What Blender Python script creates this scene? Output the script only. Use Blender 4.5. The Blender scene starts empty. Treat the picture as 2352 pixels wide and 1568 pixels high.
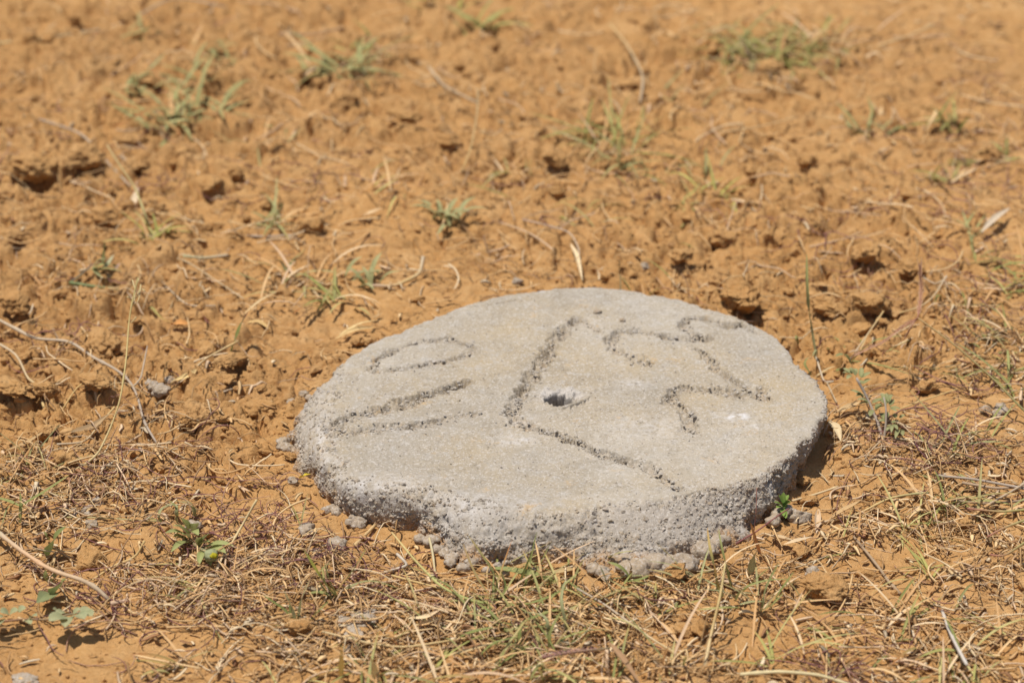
import bpy, math, random
import numpy as np
from mathutils import Vector, noise as mnoise

random.seed(7)
RNG = np.random.default_rng(7)
SC = bpy.context.scene
COL = SC.collection

# ------------------------------------------------------------------ camera, sky, sun, exposure
CAM_POS = (-0.062, -2.932, 1.449)
PITCH = math.radians(25.0)
FPX = 2352 * 100 / 36.0                      # focal length in traced-picture pixels (2352 x 1568)
cam_data = bpy.data.cameras.new('camera')
cam_data.lens = 100
cam_data.sensor_width = 36
cam_data.clip_start = 0.05
cam_data.clip_end = 500
cam_data.dof.use_dof = True
cam_data.dof.focus_distance = 3.04
cam_data.dof.aperture_fstop = 4.7
cam = bpy.data.objects.new('camera', cam_data)
cam.location = CAM_POS
cam.rotation_euler = (math.pi / 2 - PITCH, 0, 0)
COL.objects.link(cam)
SC.camera = cam

SUN_EL = math.radians(75)
SUN_AZ = math.radians(252)                   # compass angle of the sun, 0 = +y (away from camera), 270 = left
world = bpy.data.worlds.new('World')
SC.world = world
world.use_nodes = True
wn = world.node_tree.nodes
bg = wn['Background']
sky = wn.new('ShaderNodeTexSky')
sky.sky_type = 'NISHITA'
sky.sun_disc = False
sky.sun_elevation = SUN_EL
sky.sun_rotation = SUN_AZ
sky.air_density = 1.0
sky.dust_density = 1.5
world.node_tree.links.new(sky.outputs[0], bg.inputs[0])
bg.inputs[1].default_value = 0.085

sun_data = bpy.data.lights.new('sun', 'SUN')
sun_data.energy = 4.7
sun_data.angle = math.radians(0.53)
sun_data.color = (1.0, 0.955, 0.88)
sun = bpy.data.objects.new('sun', sun_data)
sun_dir = Vector((math.sin(SUN_AZ) * math.cos(SUN_EL), math.cos(SUN_AZ) * math.cos(SUN_EL), math.sin(SUN_EL)))
sun.rotation_euler = sun_dir.to_track_quat('Z', 'Y').to_euler()
COL.objects.link(sun)

SC.view_settings.view_transform = 'Standard'
SC.view_settings.look = 'None'
SC.view_settings.exposure = 0.0
SC.view_settings.gamma = 1.0
SC.view_settings.use_curve_mapping = False

# ------------------------------------------------------------------ helpers
def P(u, v, z=0.0):
    """ground-plane point (height z) seen at pixel u, v of the traced 2352 x 1568 picture"""
    a = (np.asarray(u, float) - 1176) / FPX
    b = -(np.asarray(v, float) - 784) / FPX
    c, s = math.cos(PITCH), math.sin(PITCH)
    dx, dy, dz = a, c + b * s, -s + b * c
    t = (z - CAM_POS[2]) / dz
    return np.stack([CAM_POS[0] + dx * t, CAM_POS[1] + dy * t, np.zeros_like(a) + z], -1)

def _hash(ix, iy, seed):
    h = (ix.astype(np.int64) * 374761393 + iy.astype(np.int64) * 668265263 + seed * 2147483647 + 1013904223) & 0xFFFFFFFF
    h = ((h ^ (h >> 13)) * 1274126177) & 0xFFFFFFFF
    h = ((h ^ (h >> 16)) * 2246822519) & 0xFFFFFFFF
    return (h ^ (h >> 15)) & 0xFFFFFFFF

def rnd(ix, iy, seed):
    return _hash(ix, iy, seed).astype(float) / 4294967295.0

def gnoise(x, y, seed=0):
    x = np.asarray(x, float); y = np.asarray(y, float)
    ix, iy = np.floor(x), np.floor(y)
    fx, fy = x - ix, y - iy
    ux, uy = fx * fx * fx * (fx * (fx * 6 - 15) + 10), fy * fy * fy * (fy * (fy * 6 - 15) + 10)
    def g(ox, oy):
        a = rnd(ix + ox, iy + oy, seed) * 6.2831853
        return np.cos(a) * (fx - ox) + np.sin(a) * (fy - oy)
    a = g(0, 0) * (1 - ux) + g(1, 0) * ux
    b = g(0, 1) * (1 - ux) + g(1, 1) * ux
    return (a * (1 - uy) + b * uy) * 1.5

def fbm(x, y, seed=0, octaves=4, gain=0.5):
    r, a, f = 0.0, 1.0, 1.0
    for k in range(octaves):
        r = r + a * gnoise(x * f, y * f, seed + 17 * k)
        a *= gain; f *= 2.03
    return r

def worley(x, y, seed=0, tilt=False):
    ix, iy = np.floor(x), np.floor(y)
    f1 = np.full(np.shape(x), 9.0); f2 = f1.copy(); cid = np.zeros(np.shape(x)); tl = np.zeros(np.shape(x))
    for ox in (-1, 0, 1):
        for oy in (-1, 0, 1):
            cx, cy = ix + ox, iy + oy
            px = cx + rnd(cx, cy, seed); py = cy + rnd(cx, cy, seed + 71)
            d = np.hypot(px - x, py - y)
            m = d < f1
            f2 = np.where(m, f1, np.minimum(f2, d))
            cid = np.where(m, rnd(cx, cy, seed + 133), cid)
            if tilt: tl = np.where(m, (rnd(cx, cy, seed + 211) - .5) * (x - px) + (rnd(cx, cy, seed + 307) - .5) * (y - py), tl)
            f1 = np.where(m, d, f1)
    return (f1, f2, cid, tl) if tilt else (f1, f2, cid)

def smooth(e0, e1, x):
    t = np.clip((x - e0) / (e1 - e0), 0, 1)
    return t * t * (3 - 2 * t)

def mesh_np(name, verts, faces, mat=None, attrs=None, smooth_shade=True):
    verts = np.ascontiguousarray(verts, np.float32); faces = np.ascontiguousarray(faces, np.int32)
    me = bpy.data.meshes.new(name)
    k = faces.shape[1]
    me.vertices.add(len(verts)); me.vertices.foreach_set('co', verts.ravel())
    me.loops.add(faces.size); me.loops.foreach_set('vertex_index', faces.ravel())
    me.polygons.add(len(faces))
    me.polygons.foreach_set('loop_start', np.arange(0, faces.size, k, dtype=np.int32))
    me.polygons.foreach_set('loop_total', np.full(len(faces), k, np.int32))
    me.polygons.foreach_set('use_smooth', np.full(len(faces), smooth_shade, bool))
    for nm, arr in (attrs or {}).items():
        arr = np.ascontiguousarray(arr, np.float32)
        if arr.ndim == 1:
            at = me.attributes.new(nm, 'FLOAT', 'POINT'); at.data.foreach_set('value', arr)
        else:
            if arr.shape[1] == 3:
                arr = np.concatenate([arr, np.ones((len(arr), 1), np.float32)], 1)
            at = me.attributes.new(nm, 'FLOAT_COLOR', 'POINT'); at.data.foreach_set('color', np.ascontiguousarray(arr).ravel())
    me.update(calc_edges=True)
    me.validate(clean_customdata=False)
    if mat: me.materials.append(mat)
    return me

def link(name, me, parent=None, loc=None):
    o = bpy.data.objects.new(name, me)
    COL.objects.link(o)
    if parent is not None: o.parent = parent
    if loc is not None: o.location = loc
    return o

def tag(o, label=None, cat=None, group=None, kind=None):
    if label: o['label'] = label
    if cat: o['category'] = cat
    if group: o['group'] = group
    if kind: o['kind'] = kind
    return o

# ------------------------------------------------------------------ materials
def new_mat(name):
    m = bpy.data.materials.new(name)
    m.use_nodes = True
    nt = m.node_tree
    return m, nt, nt.nodes, nt.links, nt.nodes['Principled BSDF']

def nodes_noise(nt, scale, detail=4, rough=0.6, vec=None, dist=0.0):
    n = nt.nodes.new('ShaderNodeTexNoise')
    n.inputs['Scale'].default_value = scale
    n.inputs['Detail'].default_value = detail
    n.inputs['Roughness'].default_value = rough
    n.inputs['Distortion'].default_value = dist
    if vec is not None: nt.links.new(vec, n.inputs['Vector'])
    return n.outputs['Fac']

def mixcol(nt, fac, a, b, mode='MIX'):
    n = nt.nodes.new('ShaderNodeMix')
    n.data_type = 'RGBA'; n.blend_type = mode
    for sock, val in ((n.inputs[0], fac), (n.inputs[6], a), (n.inputs[7], b)):
        if hasattr(val, 'links'): nt.links.new(val, sock)
        elif isinstance(val, (int, float)): sock.default_value = val
        else: sock.default_value = (*val, 1)
    return n.outputs[2]

def maprange(nt, val, a, b, c=0.0, d=1.0):
    n = nt.nodes.new('ShaderNodeMapRange')
    nt.links.new(val, n.inputs[0])
    n.inputs[1].default_value = a; n.inputs[2].default_value = b
    n.inputs[3].default_value = c; n.inputs[4].default_value = d
    return n.outputs[0]

def bump(nt, h, strength, dist, prev=None):
    n = nt.nodes.new('ShaderNodeBump')
    n.inputs['Strength'].default_value = strength
    n.inputs['Distance'].default_value = dist
    nt.links.new(h, n.inputs['Height'])
    if prev is not None: nt.links.new(prev, n.inputs['Normal'])
    return n.outputs[0]

def attr(nt, name, out='Fac'):
    n = nt.nodes.new('ShaderNodeAttribute')
    n.attribute_name = name
    return n.outputs[out]

def soil_material(name):
    m, nt, N, L, b = new_mat(name)
    vec = N.new('ShaderNodeNewGeometry').outputs['Position']
    c = mixcol(nt, maprange(nt, nodes_noise(nt, 3.0, 5, 0.6, vec), .38, .64), (0.470, 0.252, 0.090), (0.550, 0.320, 0.130))
    c = mixcol(nt, maprange(nt, nodes_noise(nt, 2.6, 6, 0.68, vec, .4), .47, .63, 0, .7), c, (0.37, 0.200, 0.080))
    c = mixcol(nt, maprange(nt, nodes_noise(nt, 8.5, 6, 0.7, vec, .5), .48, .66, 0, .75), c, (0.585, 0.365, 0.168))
    c = mixcol(nt, maprange(nt, nodes_noise(nt, 40, 5, 0.65, vec), .35, .68), c, (0.425, 0.222, 0.078))
    c = mixcol(nt, maprange(nt, nodes_noise(nt, 230, 3, 0.7, vec), .42, .75, 0, .6), c, (0.57, 0.345, 0.155))
    c = mixcol(nt, maprange(nt, nodes_noise(nt, 420, 2, 0.7, vec), .60, .78, 0, .6), c, (0.27, 0.13, 0.055))
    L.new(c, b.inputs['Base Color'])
    b.inputs['Roughness'].default_value = 0.95
    b.inputs['Specular IOR Level'].default_value = 0.12
    n0 = bump(nt, nodes_noise(nt, 62, 4, 0.7, vec, .6), 0.6, 0.008)
    n1 = bump(nt, nodes_noise(nt, 140, 5, 0.75, vec), 0.75, 0.0045, n0)
    n2 = bump(nt, nodes_noise(nt, 520, 3, 0.7, vec), 0.5, 0.0015, n1)
    L.new(n2, b.inputs['Normal'])
    return m

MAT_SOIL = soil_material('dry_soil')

def concrete_material():
    m, nt, N, L, b = new_mat('concrete')
    tc = N.new('ShaderNodeTexCoord'); vec = tc.outputs['Object']
    grey, tan = (0.358, 0.308, 0.244), (0.415, 0.328, 0.215)
    c = mixcol(nt, maprange(nt, nodes_noise(nt, 7, 6, 0.65, vec), .38, .64), grey, tan)
    c = mixcol(nt, maprange(nt, nodes_noise(nt, 4.2, 4, 0.6, vec), .50, .66, 0, .8), c, (0.435, 0.388, 0.325))
    c = mixcol(nt, maprange(nt, nodes_noise(nt, 18, 6, 0.7, vec, .8), .50, .70, 0, .65), c, (0.28, 0.232, 0.170))
    c = mixcol(nt, maprange(nt, nodes_noise(nt, 60, 4, 0.7, vec), .52, .72, 0, .55), c, (0.45, 0.42, 0.385))
    c = mixcol(nt, attr(nt, 'side'), c, (0.365, 0.314, 0.260))
    c = mixcol(nt, maprange(nt, attr(nt, 'groove'), 0, 1, 0, .6), c, (0.335, 0.285, 0.225))
    c = mixcol(nt, maprange(nt, attr(nt, 'white'), 0, 1, 0, .9), c, (0.68, 0.655, 0.65))
    # orange dust caught in the skin of the cement, pale and dark sand grains
    c = mixcol(nt, maprange(nt, nodes_noise(nt, 34, 5, 0.75, vec), .60, .72, 0, .55), c, (0.53, 0.34, 0.15))
    c = mixcol(nt, attr(nt, 'dirt'), c, (0.42, 0.23, 0.085))
    c = mixcol(nt, maprange(nt, nodes_noise(nt, 330, 2, 0.7, vec), .53, .64, 0, .62), c, (0.56, 0.51, 0.455))
    c = mixcol(nt, maprange(nt, nodes_noise(nt, 300, 3, 0.8, vec, .4), .56, .68, 0, .8), c, (0.21, 0.175, 0.135))
    L.new(c, b.inputs['Base Color'])
    b.inputs['Roughness'].default_value = 0.9
    b.inputs['Specular IOR Level'].default_value = 0.2
    n1 = bump(nt, nodes_noise(nt, 260, 4, 0.75, vec), 0.7, 0.0026)
    n2 = bump(nt, nodes_noise(nt, 700, 2, 0.7, vec), 0.4, 0.001, n1)
    L.new(n2, b.inputs['Normal'])
    return m

MAT_CONC = concrete_material()

def fibre_material(name, rough=0.6, trans=0.25):
    """dead or living plant matter coloured by its own 'col' attribute"""
    m, nt, N, L, b = new_mat(name)
    c = attr(nt, 'col', 'Color')
    tc = N.new('ShaderNodeTexCoord')
    nz = nodes_noise(nt, 160, 3, 0.6, tc.outputs['Object'])
    c = mixcol(nt, maprange(nt, nz, .3, .7, 0, .35), c, (0.7, 0.66, 0.6), 'MULTIPLY')
    L.new(c, b.inputs['Base Color'])
    b.inputs['Roughness'].default_value = rough
    b.inputs['Specular IOR Level'].default_value = 0.12
    if trans > 0:
        t = N.new('ShaderNodeBsdfTranslucent'); L.new(c, t.inputs['Color'])
        mx = N.new('ShaderNodeMixShader'); mx.inputs[0].default_value = trans
        L.new(b.outputs[0], mx.inputs[1]); L.new(t.outputs[0], mx.inputs[2])
        L.new(mx.outputs[0], N['Material Output'].inputs['Surface'])
    return m

MAT_STRAW = fibre_material('dry_straw', 0.85, 0.10)
MAT_LEAF = fibre_material('green_leaf', 0.5, 0.28)

STRAW = [(0.78, 0.545, 0.285), (0.73, 0.48, 0.235), (0.83, 0.64, 0.40), (0.66, 0.41, 0.19), (0.70, 0.50, 0.32), (0.57, 0.335, 0.15)]
GREEN = [(0.30, 0.30, 0.105), (0.34, 0.335, 0.13), (0.255, 0.265, 0.09), (0.38, 0.35, 0.14)]
PURPLE = [(0.27, 0.12, 0.105), (0.34, 0.17, 0.14), (0.22, 0.10, 0.10), (0.46, 0.27, 0.18)]

# ------------------------------------------------------------------ the slab's outline, traced rim (at its top) and foot (on the ground)
SLAB_H = 0.044
SC_UV = (1310, 922)
S0 = P(*SC_UV, SLAB_H)[:2]
rim_uv = np.array([(1200,671),(1260,663),(1340,659),(1420,663),(1480,671),(1560,689),(1620,706),(1680,722),(1730,745),(1780,775),(1805,800),
 (1822,830),(1852,855),(1880,885),(1902,920),(1897,945),(1872,985),(1850,1012),(1822,1035),(1790,1060),(1750,1090),(1700,1106),(1640,1118),(1560,1140),
 (1480,1152),(1400,1166),(1340,1180),(1290,1189),(1220,1185),(1159,1177),(1042,1149),(940,1129),(861,1122),(790,1106),(755,1073),(729,1043),(720,998),
 (727,950),(744,901),(759,857),(779,832),(846,790),(925,757),(1013,722),(1101,693)], float)
foot_uv = np.array([(714,925),(685,951),(667,977),(655,1024),(667,1055),(678,1080),(698,1095),(722,1112),(736,1142),(760,1170),(808,1202),(846,1208),(862,1196),(896,1212),
 (954,1221),(984,1233),(1019,1266),(1053,1298),(1116,1299),(1189,1298),(1247,1293),(1310,1296),(1360,1300),(1420,1312),(1470,1318),(1530,1312),(1601,1292),(1660,1262),(1703,1238),
 (1777,1190),(1800,1150),(1818,1122),(1836,1090),(1852,1058),(1862,1030),(1868,1003)], float)

def polar(pts):
    d = pts[:, :2] - S0
    return np.arctan2(d[:, 1], d[:, 0]), np.hypot(d[:, 0], d[:, 1])

def periodic(th, r):
    o = np.argsort(th); th, r = th[o], r[o]
    th = np.concatenate([th - 2 * np.pi, th, th + 2 * np.pi]); r = np.tile(r, 3)
    return lambda q: np.interp(q, th, r)

r_top_f = periodic(*polar(P(rim_uv[:, 0], rim_uv[:, 1], SLAB_H)))
tf, rf = polar(P(foot_uv[:, 0], foot_uv[:, 1], 0.0))
tb = np.linspace(0.18, 2.85, 14)                     # the hidden back: a steep foot just inside the rim
r_foot_f = periodic(np.concatenate([tf, tb]), np.concatenate([rf, r_top_f(tb) + 0.004]))

def in_slab(x, y, grow=0.0):
    dx, dy = x - S0[0], y - S0[1]
    return np.hypot(dx, dy) < np.maximum(r_foot_f(np.arctan2(dy, dx)), r_top_f(np.arctan2(dy, dx)) - 0.004) + grow

def uv_of(x, y, z=0.0):
    c, s = math.cos(PITCH), math.sin(PITCH)
    rx, ry, rz = x - CAM_POS[0], y - CAM_POS[1], z - CAM_POS[2]
    dep = ry * c - rz * s
    return 1176 + FPX * rx / dep, 784 - FPX * (ry * s + rz * c) / dep

# ------------------------------------------------------------------ ground relief
def blob(x, y, u, v, su, sv):
    c = P(u, v)[:2]; e = P(u + su, v)[0] - c[0]; f = P(u, v - sv)[1] - P(u, v)[1]
    return np.exp(-((x - c[0]) / e) ** 2 - ((y - c[1]) / f) ** 2)

def rough_mask(x, y):
    m = 0.31 + 0 * x
    for u, v, su, sv, a in ((100, 420, 330, 220, .95), (250, 150, 420, 200, .6), (120, 760, 300, 140, .75), (330, 880, 330, 110, .9), (60, 950, 260, 90, .8), (560, 1000, 130, 90, .55),
                            (1700, 620, 330, 130, .95), (1950, 720, 220, 90, .9), (2000, 800, 150, 70, .5), (900, 250, 300, 160, .5), (1400, 130, 420, 140, .5), (1900, 200, 400, 130, .35),
                            (1830, 470, 260, 90, .6), (620, 120, 300, 130, .5), (1230, 390, 200, 90, .35), (1080, 560, 170, 60, .3)):
        m = m + a * blob(x, y, u, v, su, sv)
    for u, v, su, sv, a in ((1950, 1350, 380, 140, .25), (330, 1480, 420, 150, .25), (1050, 440, 280, 80, .15), (2200, 950, 170, 60, .25)):
        m = m - a * blob(x, y, u, v, su, sv)
    return np.clip(m, 0.03, 1.0)

PITS = [(90, 424, 52, 17, .034), (1915, 506, 26, 12, .028), (980, 297, 30, 13, .03), (1272, 400, 34, 6, .016), (1205, 416, 26, 7, .015), (2085, 655, 44, 10, .02), (1945, 738, 30, 9, .024),
        (1690, 745, 46, 8, .022), (1815, 742, 22, 8, .018), (320, 86, 22, 8, .022), (285, 312, 16, 6, .018), (490, 455, 34, 7, .016), (895, 200, 20, 8, .018), (180, 20, 40, 10, .02),
        (20, 590, 26, 12, .02), (270, 520, 34, 9, .014), (470, 1000, 50, 8, .012), (345, 905, 26, 8, .014), (190, 925, 40, 8, .016), (30, 950, 50, 9, .02), (690, 460, 24, 6, .012), (1690, 640, 26, 7, .016),
        (1590, 640, 24, 7, .016), (2010, 600, 24, 7, .016), (1760, 600, 26, 7, .016), (1970, 655, 20, 6, .014), (660, 870, 34, 7, .012), (600, 905, 30, 6, .012)]

def ground_relief(x, y):
    m = rough_mask(x, y)
    wx = x + 0.014 * gnoise(x * 22, y * 22, 5) + 0.006 * gnoise(x * 75, y * 75, 6) + 0.0022 * gnoise(x * 210, y * 210, 66)
    wy = y + 0.014 * gnoise(x * 22, y * 22, 7) + 0.006 * gnoise(x * 75, y * 75, 8) + 0.0022 * gnoise(x * 210, y * 210, 68)
    h = 0.012 * gnoise(x * 1.7, y * 1.7, 11) + 0.007 * fbm(x * 6, y * 6, 12, 3)
    f1, f2, c, t = worley(wx * 14, wy * 19, 21, True)
    e = smooth(0.0, 0.21, f2 - f1)
    h = h + smooth(.25, .75, m) * (0.016 * (c - .4) * e + 0.030 * t * e - 0.012 * (1 - e))
    f1, f2, c, t = worley(wx * 34, wy * 44, 31, True)
    e = smooth(0.0, 0.27, f2 - f1)
    h = h + m * (0.0085 * (c * c - .3) * e + 0.016 * t * e - 0.0075 * (1 - e) * (c > .35))
    f1, f2, c, t = worley(wx * 95, wy * 105, 41, True)
    e = smooth(0.0, 0.3, f2 - f1)
    h = h + (0.10 + 0.90 * m) * (0.0036 * (c - .4) * e + 0.005 * t * e - 0.0016 * (1 - e))
    r = fbm(x * 48, y * 48, 51, 5, 0.6)
    h = h + (0.0012 + 0.0058 * m) * (r - .5 * np.abs(r))
    h = h + 0.0008 * gnoise(x * 240, y * 240, 61)
    for u, v, ru, rv, d in PITS:
        c = P(u, v)[:2]; e = P(u + ru, v)[0] - c[0]; f = P(u, v - rv)[1] - c[1]
        q = np.hypot((x - c[0]) / e, (y - c[1]) / f) + .35 * gnoise(x * 70, y * 70, 77)
        h = h - .62 * d * smooth(1.2, .55, q + .3 * gnoise(x * 190, y * 190, 78))
    # the soil is level where the slab was cast
    dx, dy = x - S0[0], y - S0[1]
    q = np.hypot(dx, dy) - r_foot_f(np.arctan2(dy, dx))
    k = smooth(-0.01, 0.05, q)
    bank = np.exp(-((q - .002) / .014) ** 2) * (.0010 + .0040 * smooth(-.2, .6, gnoise(x * 26, y * 26, 81)))
    return h * (0.30 + 0.70 * k) + bank - 0.002 * (1 - k) - 0.12 * smooth(-0.05, -0.09, q)

def grow_axis(lo, hi, step, far):
    a = list(np.arange(lo, hi, step))
    s = step
    while a[-1] < far: s *= 1.35; a.append(a[-1] + s)
    s = step
    b = [lo]
    while b[-1] > -far: s *= 1.35; b.append(b[-1] - s)
    return np.array(b[:0:-1] + a)

gx = grow_axis(-.98, .98, 0.0033, 150)
ya = [-0.78]
while ya[-1] < 1.75:
    ya.append(ya[-1] + 0.0029 + 0.0017 * max(0.0, min(1.0, (ya[-1] - 0.2) / 1.0)))
s_ = 0.0043
while ya[-1] < 300: s_ *= 1.35; ya.append(ya[-1] + s_)
yb = [-0.78]; s_ = 0.003
while yb[-1] > -60: s_ *= 1.35; yb.append(yb[-1] - s_)
gy = np.array(yb[:0:-1] + ya)
GX, GY = np.meshgrid(gx, gy)
GZ = ground_relief(GX, GY)
far = smooth(1.5, 6, np.hypot(GX, GY - 0.4))
GZ = GZ * (1 - far) + far * 0.03 * gnoise(GX * .4, GY * .4, 3)

def gh(x, y):
    """height of the ground sheet at x, y"""
    x = np.asarray(x, float); y = np.asarray(y, float)
    i = np.clip(np.searchsorted(gx, x) - 1, 0, len(gx) - 2); j = np.clip(np.searchsorted(gy, y) - 1, 0, len(gy) - 2)
    tx = np.clip((x - gx[i]) / (gx[i + 1] - gx[i]), 0, 1); ty = np.clip((y - gy[j]) / (gy[j + 1] - gy[j]), 0, 1)
    return (GZ[j, i] * (1 - tx) + GZ[j, i + 1] * tx) * (1 - ty) + (GZ[j + 1, i] * (1 - tx) + GZ[j + 1, i + 1] * tx) * ty

def G(u, v, h=0.0):
    """the point a height h above the ground sheet seen at traced pixel u, v"""
    z = h
    for _ in range(4):
        p = P(u, v, z); z = float(gh(p[0], p[1])) + h
    return np.array([p[0], p[1], z])

def grid_faces(nr, nc, wrap=False):
    r = np.arange(nr - 1)[:, None]; c = np.arange(nc if wrap else nc - 1)[None, :]
    c2 = (c + 1) % nc
    return np.stack([r * nc + c, r * nc + c2, (r + 1) * nc + c2, (r + 1) * nc + c], -1).reshape(-1, 4)

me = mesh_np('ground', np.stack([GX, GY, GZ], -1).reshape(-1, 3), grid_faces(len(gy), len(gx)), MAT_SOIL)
tag(link('ground', me), kind='structure')

# ------------------------------------------------------------------ concrete slab
strokes = [  # traced scratch lines: points, half width (m), depth (m)
 ([(1322,733),(1300,752),(1284,772),(1262,800),(1252,821),(1232,850),(1218,872),(1200,902),(1184,928),(1168,952)], .0062, .0065),
 ([(1322,735),(1345,742),(1374,758)], .0050, .0022),
 ([(1185,965),(1234,985),(1302,1008),(1381,1038),(1440,1058),(1489,1073)], .0062, .0048),
 ([(1489,1073),(1527,1102),(1557,1123)], .0048, .0034),
 ([(1090,950),(1050,955),(990,970)], .0040, .0012),
 ([(1000,968),(940,976),(867,981),(808,992),(766,996)], .0058, .0042),
 ([(1072,877),(1042,889),(984,907),(945,924)], .0066, .0068),
 ([(960,918),(931,929),(867,942),(800,957),(775,968),(766,990)], .0082, .0052),
 ([(849,848),(867,825),(913,801),(969,784),(1028,778),(1077,791),(1093,803),(1057,821),(984,837),(925,848),(862,853)], .0044, .0027),
 ([(1489,834),(1451,822),(1415,803),(1402,781),(1420,762),(1463,758),(1498,766),(1545,775),(1586,779),(1627,778)], .0058, .0040),
 ([(1600,770),(1583,760),(1568,748),(1582,732),(1621,731),(1659,742)], .0046, .0036),
 ([(1655,742),(1680,749),(1703,744)], .0075, .0075),
 ([(1710,752),(1744,769)], .0036, .0014),
 ([(1604,802),(1627,822),(1654,852),(1692,875),(1721,892),(1744,908),(1759,919)], .0046, .0042),
 ([(1750,890),(1742,906)], .0050, .0040),
 ([(1736,908),(1689,905),(1639,895),(1580,887),(1545,899),(1543,920),(1574,939),(1583,965),(1580,987)], .0058, .0042),
]
strokes += [([(1080,706),(1120,703),(1150,696),(1185,690)], .0010, .0016), ([(985,735),(1010,733),(1040,727)], .0010, .0014), ([(1130,722),(1160,717),(1175,712)], .0008, .0012)]
stroke_w = [(P(np.array(p)[:, 0], np.array(p)[:, 1], SLAB_H)[:, :2], w * 1.45, d) for p, w, d in strokes]

def seg_dist(x, y, pl):
    best = np.full(x.shape, 9.0)
    for a, b in zip(pl[:-1], pl[1:]):
        d = b - a; L2 = d @ d
        t = np.clip(((x - a[0]) * d[0] + (y - a[1]) * d[1]) / L2, 0, 1)
        best = np.minimum(best, np.hypot(x - a[0] - t * d[0], y - a[1] - t * d[1]))
    return best

NT = 1160
th = np.linspace(0, 2 * np.pi, NT, endpoint=False)
rt = r_top_f(th); rb = r_foot_f(th)
# keep traced corners but take the polygon facets out
ker = np.hanning(15); ker /= ker.sum()
def sm(a): return np.convolve(np.concatenate([a[-20:], a, a[:20]]), ker, 'same')[20:-20]
rt = sm(rt) - 0.0045 * smooth(.25, .75, gnoise(np.cos(th) * 9, np.sin(th) * 9, 93)) + 0.0024 * gnoise(np.cos(th) * 14, np.sin(th) * 14, 90) + 0.0016 * gnoise(np.cos(th) * 40, np.sin(th) * 40, 91)
rb = sm(rb) + 0.0055 * fbm(np.cos(th) * 11, np.sin(th) * 11, 92, 3) - 0.002
rows = []
N1, N2, N3 = 190, 14, 50
sh_w = 0.0045 + 0.011 * smooth(.0, .9, np.cos(th - np.pi * 1.20))       # the left shoulder is softer
for i in range(N1):
    k = (i + .5) / N1
    rows.append(((rt - sh_w) * k, np.full(NT, SLAB_H)))
p0 = (rt - sh_w, np.full(NT, SLAB_H)); pc = (rt + .002, np.full(NT, SLAB_H)); fr = .13 + .36 * smooth(.0, .9, np.cos(th - np.pi * 1.24)); p2 = (rt + .0015 + (rb - rt) * fr, SLAB_H * (1 - fr))
for i in range(1, N2 + 1):
    k = i / N2; a, b_, c_ = (1 - k) ** 2, 2 * k * (1 - k), k * k
    rows.append((p0[0] * a + pc[0] * b_ + p2[0] * c_, p0[1] * a + pc[1] * b_ + p2[1] * c_))
for i in range(1, N3 + 1):
    k = i / N3
    k1, k2 = min(1, k / .82), max(0, (k - .82) / .18)
    rows.append((p2[0] + (rb - p2[0]) * k1 + .001 * k2, p2[1] * (1 - k1) - 0.022 * k2))
R = np.array([r[0] for r in rows]); Z = np.array([r[1] for r in rows])
arc = np.cumsum(np.hypot(np.diff(R, axis=0, prepend=0 * R[:1]), np.diff(Z, axis=0, prepend=Z[:1])), 0)
X = S0[0] + R * np.cos(th); Y = S0[1] + R * np.sin(th)
QX, QY = arc * np.cos(th), arc * np.sin(th)                          # unrolled coordinates for the noise
softw = smooth(-.2, .9, np.cos(th - np.pi * 1.12))              # the front left is worn back furthest
edge = smooth(-0.001 - 0.012 * softw, 0.007, R - (rt - sh_w) + 0.006 * gnoise(QX * 30, QY * 30, 100)) * (.35 + .65 * smooth(.55, -.15, np.sin(th)))[None]
edge[N1 + N2:] = np.maximum(edge[N1 + N2:], .8)
# profile normal
dR, dZ = np.gradient(R, axis=0), np.gradient(Z, axis=0)
ln = np.hypot(dR, dZ) + 1e-9
nR, nZ = -dZ / ln, dR / ln
disp = 0.0016 * gnoise(QX * 9, QY * 9, 101) + 0.0006 * fbm(QX * 40, QY * 40, 102, 2) + 0.00030 * fbm(QX * 260, QY * 260, 103, 2)
f1, f2, cc = worley(QX * 210, QY * 210, 104)
f1b, f2b, cb = worley(QX * 95 + .3 * gnoise(QX * 60, QY * 60, 9), QY * 95, 105)
f1c, f2c, cg = worley(QX * 330, QY * 330, 115)
patch = .55 + .9 * smooth(-.25, .45, gnoise(QX * 17, QY * 17, 117))
roughside = patch * (0.0012 * fbm(QX * 30, QY * 30, 106, 3, 0.6) + 0.0012 * fbm(QX * 130, QY * 130, 107, 3, 0.7) + 0.0015 * cc * smooth(.75, .1, f1) + 0.0010 * cg * smooth(.8, .1, f1c)
             + 0.0020 * smooth(.55, .05, f1b) * (cb > .74) - 0.0030 * smooth(.40, .05, f1b) * (cb < .10) - 0.0014)
disp = disp * (1 - .5 * edge) + edge * roughside
# ragged undercut foot and a few blow holes
foot = smooth(0.035, -0.002, Z)
disp = disp + foot * 0.0055 * fbm(QX * 26, QY * 26, 108, 3)
disp = disp - smooth(.017, .004, Z) * 0.013 * smooth(.02, .45, gnoise(np.cos(th) * 8, np.sin(th) * 8, 109))[None]       # hollow places under the foot
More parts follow.
